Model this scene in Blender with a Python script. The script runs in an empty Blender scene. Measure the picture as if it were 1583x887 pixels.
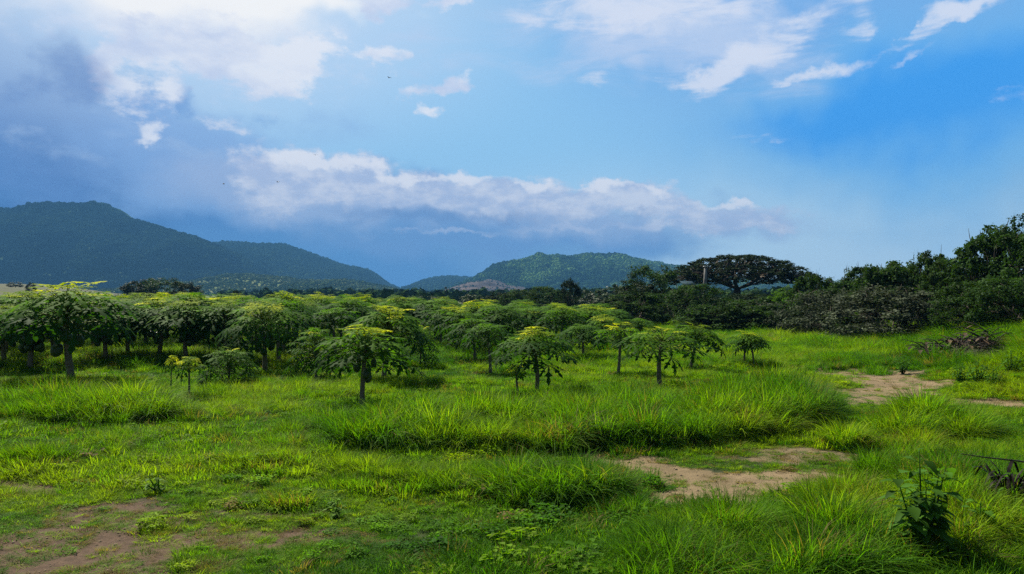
import bpy, math, random
import numpy as np
from mathutils import Vector, Matrix
R = math.radians
rnd = random.Random(7)
rng = np.random.default_rng(11)

# ------------------------------------------------------------------ camera
F = 1173.0; CX = 791.5; HY = 455.0; EYE = 2.4
sc = bpy.context.scene
cam_d = bpy.data.cameras.new('camera'); cam = bpy.data.objects.new('camera', cam_d)
sc.collection.objects.link(cam); sc.camera = cam
cam_d.sensor_width = 36; cam_d.lens = 36 * F / 1583
cam_d.clip_start = 0.1; cam_d.clip_end = 30000
cam.location = (0, 0, EYE)
cam.rotation_euler = (R(90) + math.atan((HY - 443.5) / F), 0, 0)

# ------------------------------------------------------------------ exposure
sc.view_settings.view_transform = 'Standard'; sc.view_settings.look = 'None'
EXPO = 0.85
sc.view_settings.exposure = EXPO; sc.view_settings.gamma = 1.0
sc.view_settings.use_curve_mapping = False
sc.cycles.use_denoising = False
sc.cycles.max_bounces = 8; sc.cycles.diffuse_bounces = 3; sc.cycles.transmission_bounces = 5
sc.cycles.transparent_max_bounces = 4; sc.cycles.volume_bounces = 0
sc.cycles.caustics_reflective = False; sc.cycles.caustics_refractive = False

# ------------------------------------------------------------------ sun
SUN_AZ, SUN_EL = -34.0, 47.0          # azimuth from +Y, negative = to the left
sd = bpy.data.lights.new('sun', 'SUN'); sun = bpy.data.objects.new('sun', sd)
sc.collection.objects.link(sun)
sd.energy = 5.0; sd.angle = R(1.5); sd.color = (1.0, 0.93, 0.80)
sv = Vector((math.sin(R(SUN_AZ)) * math.cos(R(SUN_EL)), math.cos(R(SUN_AZ)) * math.cos(R(SUN_EL)), math.sin(R(SUN_EL))))
sun.rotation_euler = sv.to_track_quat('Z', 'Y').to_euler()

# ------------------------------------------------------------------ node helper
def lin(c):
    return tuple((v / 255 / 12.92) if v / 255 <= .04045 else ((v / 255 + .055) / 1.055) ** 2.4 for v in c)

class NT:
    def __init__(s, nt): s.nt = nt; s.n = nt.nodes; s.l = nt.links
    def new(s, t, **kw):
        n = s.n.new(t)
        for k, v in kw.items(): setattr(n, k, v)
        return n
    def put(s, sock, v):
        if isinstance(v, bpy.types.NodeSocket): s.l.new(v, sock)
        elif v is not None: sock.default_value = v
    def math(s, op, a, b=None, clamp=False):
        n = s.new('ShaderNodeMath', operation=op, use_clamp=clamp); s.put(n.inputs[0], a)
        if b is not None: s.put(n.inputs[1], b)
        return n.outputs[0]
    def vmath(s, op, a, b=None, scale=None):
        n = s.new('ShaderNodeVectorMath', operation=op); s.put(n.inputs[0], a)
        if b is not None: s.put(n.inputs[1], b)
        if scale is not None: s.put(n.inputs['Scale'], scale)
        return n.outputs['Value'] if op in ('LENGTH', 'DOT_PRODUCT') else n.outputs[0]
    def smooth(s, v, a, b, c=0.0, d=1.0, kind='SMOOTHSTEP'):
        n = s.new('ShaderNodeMapRange', interpolation_type=kind); s.put(n.inputs[0], v)
        for i, x in enumerate((a, b, c, d)): s.put(n.inputs[i + 1], x)
        return n.outputs[0]
    def mix(s, f, a, b, blend='MIX'):
        n = s.new('ShaderNodeMix', data_type='RGBA', blend_type=blend, clamp_factor=True)
        def c4(v): return (*v, 1.0) if isinstance(v, tuple) and len(v) == 3 else v
        s.put(n.inputs[0], f); s.put(n.inputs[6], c4(a)); s.put(n.inputs[7], c4(b))
        return n.outputs[2]
    def noise(s, vec, scale, detail=4, rough=.55, color=False, dist=0.0):
        n = s.new('ShaderNodeTexNoise'); s.put(n.inputs['Vector'], vec); n.inputs['Scale'].default_value = scale
        n.inputs['Detail'].default_value = detail; n.inputs['Roughness'].default_value = rough
        n.inputs['Distortion'].default_value = dist
        return n.outputs['Color' if color else 'Fac']

# ------------------------------------------------------------------ sky
def degs(px, py):
    dx = (px - CX) / F; dz = (HY - py) / F
    return math.degrees(math.atan(dx)), math.degrees(math.atan2(dz, math.sqrt(1 + dx * dx)))

def build_world():
    w = bpy.data.worlds.new('World'); sc.world = w; w.use_nodes = True
    g = NT(w.node_tree); g.n.clear()
    out = g.new('ShaderNodeOutputWorld'); bg = g.new('ShaderNodeBackground')
    g.l.new(bg.outputs[0], out.inputs[0])
    tc = g.new('ShaderNodeTexCoord'); D = g.vmath('NORMALIZE', tc.outputs['Generated'])
    sky = g.new('ShaderNodeTexSky', sky_type='NISHITA'); sky.sun_disc = False
    sky.sun_elevation = R(SUN_EL); sky.sun_rotation = R(SUN_AZ)
    sky.air_density = 1.2; sky.dust_density = 0.8; sky.ozone_density = 1.6
    col = g.vmath('SCALE', sky.outputs[0], scale=0.085)
    sep = g.new('ShaderNodeSeparateXYZ'); g.l.new(D, sep.inputs[0])
    az = g.math('MULTIPLY', g.math('ARCTAN2', sep.outputs[0], sep.outputs[1]), 57.2958)
    el = g.math('MULTIPLY', g.math('ARCSINE', sep.outputs[2]), 57.2958)
    cmb = g.new('ShaderNodeCombineXYZ'); g.l.new(az, cmb.inputs[0]); g.l.new(el, cmb.inputs[1])
    P0 = cmb.outputs[0]
    # stretched coordinates for the cloud texture (flatter towards the horizon)
    def warp(amount, scale, detail):
        nz = g.noise(P0, scale, detail, .6, color=True)
        off = g.vmath('SCALE', g.vmath('SUBTRACT', nz, (.5, .5, .5)), scale=amount)
        off = g.vmath('MULTIPLY', off, (1.3, 1.0, 0.0))
        return g.vmath('ADD', P0, off)
    Psoft = warp(9.0, .09, 4); Pfine = warp(3.6, .30, 5)
    Ptex = g.vmath('MULTIPLY', P0, (1.0, 1.9, 1.0))
    fb_big = g.noise(Ptex, .11, 6, .58); fb_fine = g.noise(Ptex, .34, 7, .62)
    rotn = g.new('ShaderNodeMapping'); g.l.new(P0, rotn.inputs[0]); rotn.inputs['Rotation'].default_value = (0, 0, R(-24)); rotn.inputs['Scale'].default_value = (.45, 1.7, 1)
    fb_wisp = g.noise(rotn.outputs[0], .30, 6, .62, dist=.6)
    def blob(P, px, py, rx, ry, rot, amp, hard=0.0):
        a, e = degs(px, py)
        m = g.new('ShaderNodeMapping', vector_type='TEXTURE'); g.l.new(P, m.inputs[0])
        m.inputs['Location'].default_value = (a, e, 0); m.inputs['Rotation'].default_value = (0, 0, R(rot))
        m.inputs['Scale'].default_value = (rx / 21.0, ry / 21.0, 1)
        return g.smooth(g.vmath('LENGTH', m.outputs[0]), 1.0, hard, 0.0, amp)
    def layer(P, color, blobs, tex=None, k=0.0, lo=0.0, hi=1.0, op=1.0, var=None):
        nonlocal col
        acc = None
        ma = g.new('ShaderNodeVectorMath', operation='MULTIPLY_ADD'); g.l.new(col, ma.inputs[0]); ma.inputs[1].default_value = (1e-9, 1e-9, 0); g.l.new(P, ma.inputs[2]); P = ma.outputs[0]
        for b in blobs:
            v = blob(P, *b)
            acc = v if acc is None else g.math('ADD', acc, v)
        if tex is not None:
            t = g.math('MULTIPLY', g.math('SUBTRACT', tex, .5), k)
            # noise only where there is some cloud
            acc = g.math('ADD', acc, g.math('MULTIPLY', t, g.smooth(acc, 0.0, .25)))
        al = g.smooth(acc, lo, hi, 0.0, op)
        c = lin(color)
        if var is not None:
            c = g.mix(g.smooth(var[0], var[1], var[2]), lin(var[3]), c)
        col = g.mix(al, col, c)
    # thin veil colours of the clear air, broad and soft
    layer(P0, (150, 208, 250), [(740, 200, 950, 460, 0, 1.0, .1)], None, op=.9)
    layer(P0, (120, 178, 238), [(1500, -120, 1000, 420, 0, 1.2, .1)], None, op=.95)
    layer(P0, (206, 236, 255), [(1150, 500, 1300, 330, 0, 1.3, .1), (200, 520, 1300, 200, 0, .9, 0)], None, op=.98)
    layer(Psoft, (116, 188, 244), [(1520, 170, 640, 230, 4, 1.1, 0)], None, op=.9)
    layer(Psoft, (52, 156, 244), [(1480, 150, 380, 130, 6, 1.0, 0), (1230, 190, 260, 60, 8, .35, 0)], None, op=.92)
    layer(Psoft, (70, 124, 194), [(20, 260, 420, 260, 0, 1.2, 0), (160, 430, 560, 230, 0, 1.3, .1), (560, 430, 500, 120, 0, 1.0, 0)], fb_big, 1.2, 0, 1.1, op=.96)
    layer(Psoft, (88, 146, 208), [(640, 420, 600, 120, 0, 1.3, 0), (900, 375, 380, 40, 0, .6, 0)], fb_big, .8, 0, 1.0, op=.8)
    layer(Psoft, (52, 98, 166), [(110, 320, 330, 110, 0, 1.1, 0), (110, 110, 80, 60, 20, .9, 0), (30, 200, 160, 60, 0, .6, 0)], fb_big, 1.6, 0.1, 1.1, op=.9)
    layer(Psoft, (96, 136, 200), [(0, 80, 190, 230, 0, 1.2, .1), (140, 200, 150, 60, -20, .8, 0), (60, 260, 160, 50, 0, .6, 0), (200, 280, 150, 40, -10, .7, 0)], fb_fine, 2.2, 0.05, 1.3, op=.8)
    # glare of the sun behind thin cloud
    layer(P0, (196, 222, 250), [(300, -70, 760, 410, 0, 1.15, 0)], None, op=.9)
    layer(Psoft, (216, 228, 249), [(330, 70, 300, 110, -8, 1.0, 0), (250, 20, 240, 130, 0, .7, 0)], fb_fine, 2.4, 0, 1.3, op=.9)
    layer(Psoft, (255, 255, 255), [(265, -15, 310, 120, 0, 1.6, 0), (480, -15, 230, 50, 0, .9, 0)], fb_big, 1.4, 0, 1.3, op=1)
    # pale diffuse cloud
    layer(Psoft, (140, 178, 230), [(320, 270, 230, 110, 0, 1.2, 0), (150, 200, 130, 70, 0, .7, 0), (400, 210, 260, 60, 0, .5, 0), (230, 180, 120, 80, 0, .6, 0), (340, 310, 150, 60, 0, .7, 0)], fb_big, 2.2, .1, 1.2, op=.8)
    layer(Psoft, (198, 216, 245), [(980, 30, 330, 120, 0, 1.0, 0), (1150, 60, 260, 120, 0, .8, 0), (640, 70, 140, 90, 0, .4, 0)], fb_wisp, 2.2, .0, 1.3, op=.85)
    # brilliant cumulus with crisp edges
    layer(Pfine, (240, 244, 253), [(462, 85, 105, 60, 0, 1.35, 0), (370, 95, 140, 50, -5, 1.0, 0), (300, 60, 130, 60, 0, .8, 0), (400, 128, 120, 30, -6, .8, 0),
        (190, 130, 44, 60, 20, .9, 0), (262, 135, 60, 40, 10, .95, 0), (210, 60, 90, 50, 0, .7, 0), (340, 190, 60, 20, 0, .5, 0), (185, 90, 70, 46, 0, .6, 0), (232, 198, 30, 26, 0, 1.0, 0),
        (592, 92, 56, 28, 0, .9, 0), (608, 10, 70, 32, 12, 1.1, 0), (690, 2, 60, 16, 0, .9, 0), (640, 140, 56, 22, 8, .85, 0), (700, 124, 50, 22, 14, .9, 0), (667, 168, 36, 16, 8, .8, 0)],
        fb_fine, 4.2, .12, 1.15, op=.93, var=(fb_big, .35, .6, (200, 214, 242)))
    # wisps at the top on the other side
    layer(Pfine, (226, 233, 249), [(900, 15, 160, 52, 4, 1.1, 0), (1050, 5, 200, 70, 0, 1.0, 0), (1180, 78, 170, 40, 24, 1.1, 0), (1080, 118, 90, 22, 8, .9, 0), (925, 114, 60, 24, 6, .75, 0),
        (1310, 102, 64, 20, 10, 1.0, 0), (1240, 118, 60, 13, 8, .9, 0), (1385, 62, 80, 18, 14, .85, 0), (1330, 20, 60, 36, 50, .65, 0), (1405, 80, 80, 12, 24, .8, 0), (1510, 4, 80, 18, 4, 1.1, 0), (1175, 215, 80, 12, 0, .4, 0), (1580, 150, 60, 20, -10, .5, 0)],
        fb_wisp, 3.4, .1, 1.25, op=.88)
    # long bank: grey blue base, then the lit top
    layer(Psoft, (112, 154, 212), [(620, 335, 360, 90, -3, 1.3, 0), (900, 345, 360, 70, -3, 1.2, 0), (420, 290, 170, 75, 0, .8, 0)], fb_big, 1.3, .05, 1.0, op=.92)
    layer(Pfine, (168, 190, 228), [(330, 285, 150, 80, 0, .8, 0), (600, 320, 300, 60, -3, 1.1, 0), (900, 340, 340, 60, -3, 1.1, 0), (1150, 345, 180, 44, -4, .8, 0), (460, 300, 170, 90, 0, 1.0, 0)], fb_big, 1.6, .05, 1.1, op=.85)
    layer(Pfine, (222, 228, 244), [(400, 262, 90, 50, 0, 1.0, 0), (470, 262, 140, 70, -10, 1.4, 0), (575, 284, 170, 64, -5, 1.3, 0), (720, 300, 190, 62, -3, 1.3, 0), (860, 312, 170, 60, -3, 1.25, 0), (965, 300, 125, 42, -6, 1.15, 0),
        (1060, 326, 150, 44, -6, 1.1, 0), (1175, 324, 125, 34, -6, .95, 0), (430, 310, 110, 60, 0, .9, 0), (1060, 354, 220, 26, 0, .6, 0), (1200, 345, 130, 24, -3, .5, 0)],
        fb_fine, 1.9, .35, 1.15, op=.93, var=(fb_fine, .38, .62, (184, 200, 232)))
    layer(Pfine, (240, 243, 252), [(450, 236, 80, 22, -8, 1.2, 0), (520, 250, 90, 20, -12, 1.2, 0), (620, 270, 90, 15, -8, 1.1, 0), (720, 274, 90, 14, 0, 1.1, 0), (820, 284, 80, 14, -6, 1.1, 0), (935, 284, 80, 14, -3, 1.1, 0), (1010, 300, 70, 12, -14, 1.0, 0), (1130, 308, 80, 12, -4, 1.0, 0)], fb_fine, 2.4, .2, 1.1, op=.85)
    layer(Psoft, (108, 152, 210), [(600, 348, 280, 30, 0, 1.0, 0), (740, 342, 180, 22, 0, .7, 0), (820, 374, 280, 16, 0, .6, 0)], fb_fine, 2.2, .05, 1.3, op=.75)
    layer(Pfine, (112, 146, 200), [(620, 330, 190, 26, -3, 1.0, 0), (800, 335, 130, 20, 0, .8, 0), (960, 335, 110, 14, 0, .6, 0)], fb_fine, 2.0, .1, 1.2, op=.7)
    layer(Pfine, (196, 208, 236), [(900, 352, 240, 11, 0, 1.0, 0), (700, 362, 220, 8, 0, .8, 0), (1120, 350, 140, 12, -3, .8, 0)], fb_fine, 2.2, .2, 1.2, op=.7)
    layer(Pfine, (92, 146, 214), [(285, 158, 26, 40, 0, 1.1, 0), (215, 150, 30, 16, 20, .7, 0), (420, 180, 60, 22, 0, .6, 0)], fb_fine, 1.6, .1, 1.2, op=.5)
    layer(Psoft, (74, 114, 186), [(110, 118, 60, 55, 20, 1.1, 0), (60, 150, 60, 30, 0, .6, 0)], fb_fine, 1.6, .1, 1.2, op=.5)
    layer(Pfine, (172, 198, 234), [(30, 200, 90, 20, 10, .7, 0), (120, 240, 120, 22, -12, .7, 0), (300, 235, 90, 20, -8, .9, 0), (190, 190, 60, 30, 0, .7, 0)], fb_fine, 2.6, .15, 1.4, op=.6)
    g.put(bg.inputs[0], col); bg.inputs[1].default_value = 2 ** -EXPO
build_world()

# ------------------------------------------------------------------ numpy noise
def _hash(ix, iy, s):
    h = (ix * 374761393 + iy * 668265263 + s * 1442695041) & 0xffffffff
    h = ((h ^ (h >> 13)) * 1274126177) & 0xffffffff
    return ((h ^ (h >> 16)) & 0xffff) / 65535.0
def vnoise(x, y, s=0):
    x = np.asarray(x, float); y = np.asarray(y, float)
    ix = np.floor(x).astype(np.int64); iy = np.floor(y).astype(np.int64)
    fx = x - ix; fy = y - iy; fx = fx * fx * (3 - 2 * fx); fy = fy * fy * (3 - 2 * fy)
    a = _hash(ix, iy, s); b = _hash(ix + 1, iy, s); c = _hash(ix, iy + 1, s); d = _hash(ix + 1, iy + 1, s)
    return (a * (1 - fx) + b * fx) * (1 - fy) + (c * (1 - fx) + d * fx) * fy
def fbm(x, y, s=0, o=4):
    t = 0; a = .5; n = 0
    for i in range(o):
        t = t + a * vnoise(x * 2 ** i, y * 2 ** i, s + i * 17); n += a; a *= .5
    return t / n
def sst(v, a, b):
    t = np.clip((v - a) / (b - a), 0, 1); return t * t * (3 - 2 * t)

# ------------------------------------------------------------------ lie of the land
def gz(x, y):
    x = np.asarray(x, float); y = np.asarray(y, float)
    near = 1 - sst(y, 90, 200)
    toe = 10.8 + 0.19 * np.clip(y - 18, 0, 60) + .9 * np.sin(y * .23)
    bank = sst(x, toe, toe + 8.5) * (1.55 + .25 * np.sin(y * .17)) * (1 - sst(y, 120, 260))
    und = (fbm(x * .22, y * .22, 3, 3) - .5) * .28 * near + (fbm(x * 1.3, y * 1.3, 5, 2) - .5) * .05 * near
    far = sst(y, 180, 700) * 1.5 * (fbm(x * .006, y * .006, 9, 3) - .3)
    rut = -.05 * np.exp(-((y - 9.2) / .8) ** 2) * sst(x, .5, 2)
    slope_left = sst(-x - y * .50, -20, 90) * sst(y, 120, 300) * (7.5 + 3 * sst(y, 300, 700))
    return bank + und * 1.0 + far + rut + slope_left
def gz1(x, y): return float(gz(np.array([x]), np.array([y]))[0])
def pxy(x, y):
    z = gz(x, y); yy = np.maximum(y, .5)
    return CX + F * x / yy, HY + F * (EYE - z) / yy
def ell(px, py, cx, cy, rx, ry, soft=.35, rot=0):
    c, s = math.cos(R(rot)), math.sin(R(rot))
    u = ((px - cx) * c + (py - cy) * s) / rx; v = (-(px - cx) * s + (py - cy) * c) / ry
    return 1 - sst(np.sqrt(u * u + v * v), 1 - soft, 1 + soft)
def on_ground(px, py):
    y = EYE * F / (py - HY)
    for _ in range(12):
        x = (px - CX) / F * y; y = (EYE - gz1(x, y)) * F / (py - HY)
    return (px - CX) / F * y, y
def sand_mask(x, y):
    px, py = pxy(x, y)
    w = (fbm(x * .9, y * .9, 21, 4) - .5)
    px = px + w * 190; py = py + w * 26 + (fbm(x * 2.3, y * 2.3, 24, 3) - .5) * 24
    m = ell(px, py, 1150, 757, 165, 30, .3, -3)
    m = np.maximum(m, ell(px, py, 1000, 722, 120, 17, .5, 6) * .8)
    m = np.maximum(m, ell(px, py, 1010, 775, 60, 16, .4) * .7)
    m = np.maximum(m, ell(px, py, 1385, 598, 95, 17, .4, -3))
    m = np.maximum(m, ell(px, py, 1330, 612, 40, 16, .4) * .9)
    m = np.maximum(m, ell(px, py, 1300, 578, 60, 6, .4, 3) * .9)
    m = np.maximum(m, ell(px, py, 1500, 622, 60, 9, .5) * .75)
    m = np.maximum(m, ell(px, py, 1545, 655, 50, 8, .5) * .3)
    m = np.maximum(m, ell(px, py, 1250, 705, 160, 12, .5) * .5)
    m = np.maximum(m, ell(px, py, 1410, 580, 60, 7, .5) * .6)
    m = np.maximum(m, ell(px, py, 1462, 690, 30, 7, .5) * .7)
    return m
def soil_mask(x, y):
    px, py = pxy(x, y)
    w = (fbm(x * 1.1, y * 1.1, 31, 4) - .5)
    px = px + w * 220; py = py + w * 60
    m = ell(px, py, 90, 870, 190, 66, .3)
    m = np.maximum(m, ell(px, py, 360, 836, 210, 18, .5) * .8)
    m = np.maximum(m, ell(px, py, 160, 800, 160, 22, .5) * .8)
    m = np.maximum(m, ell(px, py, 20, 748, 70, 12, .5) * .8)
    m = np.maximum(m, ell(px, py, 430, 800, 90, 10, .5) * .7)
    m = np.maximum(m, ell(px, py, 720, 705, 110, 8, .5) * .4)
    return m

# ------------------------------------------------------------------ mesh helpers
def mesh_np(name, V, Fc, nper, mat=None, smooth=False, attrs=None):
    """V (n,3), Fc (m,nper)"""
    me = bpy.data.meshes.new(name); V = np.ascontiguousarray(V, np.float32); Fc = np.ascontiguousarray(Fc, np.int32)
    me.vertices.add(len(V)); me.vertices.foreach_set('co', V.ravel())
    me.loops.add(Fc.size); me.loops.foreach_set('vertex_index', Fc.ravel())
    me.polygons.add(len(Fc)); me.polygons.foreach_set('loop_start', np.arange(0, Fc.size, nper, dtype=np.int32))
    me.update(calc_edges=True)
    if smooth: me.polygons.foreach_set('use_smooth', np.ones(len(Fc), bool))
    for k, (dom, typ, arr) in (attrs or {}).items():
        a = me.attributes.new(k, typ, dom)
        a.data.foreach_set('vector' if typ == 'FLOAT_VECTOR' else 'value', np.ascontiguousarray(arr, np.float32 if typ != 'INT' else np.int32).ravel())
    if mat: me.materials.append(mat)
    return me
class MB:
    def __init__(s): s.v = []; s.f = []; s.a = []; s.n = 0
    def add(s, V, Q, a=None):
        V = np.asarray(V, float).reshape(-1, 3); Q = np.asarray(Q, int)
        if Q.shape[1] == 3: Q = np.concatenate([Q, Q[:, 2:3]], 1)
        s.v.append(V); s.f.append(Q + s.n); s.n += len(V)
        s.a.append(np.full(len(V), rnd.random() if a is None else a) if np.ndim(a) == 0 else a)
    def tube(s, pts, rad, k=6, a=None):
        pts = [Vector(p) for p in pts]; n = len(pts); V = []; up = Vector((.13, .31, .94))
        for i, p in enumerate(pts):
            t = (pts[min(i + 1, n - 1)] - pts[max(i - 1, 0)]).normalized()
            u = t.cross(up)
            if u.length < .05: u = t.cross(Vector((1, 0, 0)))
            u.normalize(); w = t.cross(u); r = rad[i] if hasattr(rad, '__len__') else rad
            for j in range(k):
                c = math.tau * j / k; V.append(p + (u * math.cos(c) + w * math.sin(c)) * r)
        Q = [(i * k + j, i * k + (j + 1) % k, (i + 1) * k + (j + 1) % k, (i + 1) * k + j) for i in range(n - 1) for j in range(k)]
        b = len(V); V += [pts[0], pts[-1]]
        Q += [(b, (j + 1) % k, j, j) for j in range(k)] + [(b + 1, (n - 1) * k + j, (n - 1) * k + (j + 1) % k, (n - 1) * k + (j + 1) % k) for j in range(k)]
        s.add([tuple(q) for q in V], Q, a)
    def ball(s, c, r, seg=8, ring=6, a=None):
        V = []; Q = []
        for i in range(ring + 1):
            th = math.pi * i / ring
            for j in range(seg):
                ph = math.tau * j / seg
                V.append((c[0] + r[0] * math.sin(th) * math.cos(ph), c[1] + r[1] * math.sin(th) * math.sin(ph), c[2] + r[2] * math.cos(th)))
        for i in range(ring):
            for j in range(seg): Q.append((i * seg + j, (i + 1) * seg + j, (i + 1) * seg + (j + 1) % seg, i * seg + (j + 1) % seg))
        s.add(V, Q, a)
    def box(s, c, d, a=None):
        x, y, z = c; dx, dy, dz = (q / 2 for q in d)
        V = [(x + i * dx, y + j * dy, z + k * dz) for k in (-1, 1) for j in (-1, 1) for i in (-1, 1)]
        s.add(V, [(0, 2, 3, 1), (4, 5, 7, 6), (0, 1, 5, 4), (2, 6, 7, 3), (0, 4, 6, 2), (1, 3, 7, 5)], a)
    def mesh(s, name, mat, smooth=True):
        V = np.concatenate(s.v); Q = np.concatenate(s.f); A = np.concatenate(s.a)
        me = bpy.data.meshes.new(name)
        tri = Q[:, 2] == Q[:, 3]
        sizes = np.where(tri, 3, 4); start = np.concatenate([[0], np.cumsum(sizes)[:-1]]).astype(np.int32)
        keep = np.ones(Q.shape, bool); keep[tri, 3] = False
        loops = Q[keep].astype(np.int32)
        me.vertices.add(len(V)); me.vertices.foreach_set('co', V.astype(np.float32).ravel())
        me.loops.add(len(loops)); me.loops.foreach_set('vertex_index', loops)
        me.polygons.add(len(Q)); me.polygons.foreach_set('loop_start', start)
        me.update(calc_edges=True)
        if smooth: me.polygons.foreach_set('use_smooth', np.ones(len(Q), bool))
        at = me.attributes.new('bt', 'FLOAT', 'POINT'); at.data.foreach_set('value', A.astype(np.float32))
        me.materials.append(mat)
        return me
def link(name, data, parent=None, loc=None, rz=None, scale=None):
    o = bpy.data.objects.new(name, data); sc.collection.objects.link(o)
    if parent: o.parent = parent
    if loc is not None: o.location = loc
    if rz is not None: o.rotation_euler = (0, 0, rz)
    if scale is not None: o.scale = scale if hasattr(scale, '__len__') else (scale,) * 3
    return o
def tag(o, label=None, cat=None, group=None, kind=None):
    if label: o['label'] = label
    if cat: o['category'] = cat
    if group: o['group'] = group
    if kind: o['kind'] = kind
    return o

# ------------------------------------------------------------------ materials
def new_mat(name):
    m = bpy.data.materials.new(name); m.use_nodes = True; g = NT(m.node_tree); g.n.clear()
    out = g.new('ShaderNodeOutputMaterial'); return m, g, out
def leaf_mat(name, c, trans=.4, rough=.5, spec=.3, var=.5, inst=False, tcol=None, hue=(1.25, 1.05, .6), c_hi=None):
    m, g, out = new_mat(name)
    if inst:
        at = g.new('ShaderNodeAttribute', attribute_type='INSTANCER', attribute_name='col'); base = at.outputs['Color']
    else:
        rgb = g.new('ShaderNodeRGB'); rgb.outputs[0].default_value = (*c, 1); base = rgb.outputs[0]
        oi = g.new('ShaderNodeObjectInfo')
        base = g.mix(g.smooth(oi.outputs['Random'], 0, 1, 0, .55, 'LINEAR'), base, tuple(min(1, a * b) for a, b in zip(c, hue)))
    bt = g.new('ShaderNodeAttribute', attribute_type='GEOMETRY', attribute_name='bt')
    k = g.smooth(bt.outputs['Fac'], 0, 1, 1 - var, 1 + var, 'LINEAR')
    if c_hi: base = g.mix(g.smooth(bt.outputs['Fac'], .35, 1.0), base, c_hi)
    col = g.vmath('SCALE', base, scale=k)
    p = g.new('ShaderNodeBsdfPrincipled'); g.put(p.inputs['Base Color'], col); p.inputs['Roughness'].default_value = rough
    p.inputs['Specular IOR Level'].default_value = spec
    t = g.new('ShaderNodeBsdfTranslucent')
    tc = g.vmath('MULTIPLY', col, tcol or (1.5, 1.6, .5)); g.put(t.inputs[0], tc)
    mx = g.new('ShaderNodeMixShader'); mx.inputs[0].default_value = trans
    g.l.new(p.outputs[0], mx.inputs[1]); g.l.new(t.outputs[0], mx.inputs[2]); g.l.new(mx.outputs[0], out.inputs[0])
    return m
def solid_mat(name, c, c2=None, scale=8, rough=.85, bump=.4, spec=.2, detail=6, stretch=(1, 1, 1)):
    m, g, out = new_mat(name)
    tc = g.new('ShaderNodeTexCoord'); v = g.vmath('MULTIPLY', tc.outputs['Object'], stretch)
    n = g.noise(v, scale, detail, .6)
    p = g.new('ShaderNodeBsdfPrincipled')
    g.put(p.inputs['Base Color'], g.mix(g.smooth(n, .35, .65), c, c2 or tuple(x * .6 for x in c)))
    p.inputs['Roughness'].default_value = rough; p.inputs['Specular IOR Level'].default_value = spec
    b = g.new('ShaderNodeBump'); b.inputs['Strength'].default_value = bump; b.inputs['Distance'].default_value = .02
    g.put(b.inputs['Height'], n); g.l.new(b.outputs[0], p.inputs['Normal'])
    g.l.new(p.outputs[0], out.inputs[0]); return m

M = {}
M['grass'] = leaf_mat('grass_blades', None, .45, .6, .04, .40, inst=True, tcol=(1.5, 1.65, .35))
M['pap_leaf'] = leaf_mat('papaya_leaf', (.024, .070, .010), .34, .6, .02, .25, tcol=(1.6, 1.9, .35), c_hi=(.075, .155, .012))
M['pap_young'] = leaf_mat('papaya_young_leaf', (.20, .29, .015), .45, .7, .03, .2, c_hi=(.44, .48, .03), tcol=(1.5, 1.4, .35), hue=(.45, .75, 1))
M['pap_lime'] = leaf_mat('papaya_lime_leaf', (.09, .17, .014), .4, .7, .03, .2, c_hi=(.22, .29, .018), tcol=(1.5, 1.5, .35), hue=(1.8, 1.4, 1))
M['pap_stalk'] = leaf_mat('papaya_stalk', (.14, .20, .06), .15, .5, .05, .5)
M['pap_trunk'] = solid_mat('papaya_trunk', (.17, .15, .11), (.09, .08, .055), 14, .9, .6, stretch=(1, 1, 3))
M['fruit'] = solid_mat('papaya_fruit', (.022, .05, .014), (.035, .065, .016), 9, .45, .1, .4)
M['bush'] = leaf_mat('bush_leaf', (.026, .060, .013), .26, .6, .04, .65)
M['bush2'] = leaf_mat('fresh_bush_leaf', (.05, .12, .016), .35, .6, .04, .5)
M['darktree'] = leaf_mat('dark_tree_leaf', (.020, .036, .014), .15, .6, .03, .6)
M['grey'] = leaf_mat('grey_leaf', (.066, .086, .052), .2, .65, .05, .85, tcol=(1.0, 1.1, .7), hue=(1.1, 1.0, .9))
M['far'] = leaf_mat('far_leaf', (.028, .055, .018), .2, .6, .2, .6)
M['weed'] = leaf_mat('weed_leaf', (.055, .14, .018), .4, .6, .04, .5)
M['weed2'] = leaf_mat('pale_weed_leaf', (.11, .22, .03), .4, .6, .04, .4)
M['dry'] = leaf_mat('dry_leaf', (.075, .052, .032), .15, .7, .2, .8, tcol=(1.1, .9, .6))
M['dead'] = leaf_mat('withered_leaf', (.012, .010, .010), .05, .6, .05, .6, tcol=(1, 1, 1))
M['bark'] = solid_mat('bark', (.10, .085, .065), (.05, .042, .033), 10, .95, .8, stretch=(1, 1, .3))
M['twig'] = solid_mat('twig', (.06, .05, .04), (.03, .025, .02), 16, .9, .6)
M['concrete'] = solid_mat('weathered_concrete', (.17, .17, .165), (.11, .11, .105), 4, .9, .3)
M['white'] = solid_mat('white_paint', (.5, .5, .49), (.4, .4, .39), 3, .6, .1)
M['blue_roof'] = solid_mat('blue_roof_sheet', (.03, .055, .07), (.02, .04, .055), 3, .9, .2, .05)
M['black'] = solid_mat('black_plumage', (.02, .02, .02), (.03, .03, .03), 20, .6, .1)
M['tank'] = solid_mat('dark_tank', (.05, .06, .07), (.03, .04, .05), 3, .6, .1)

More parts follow.
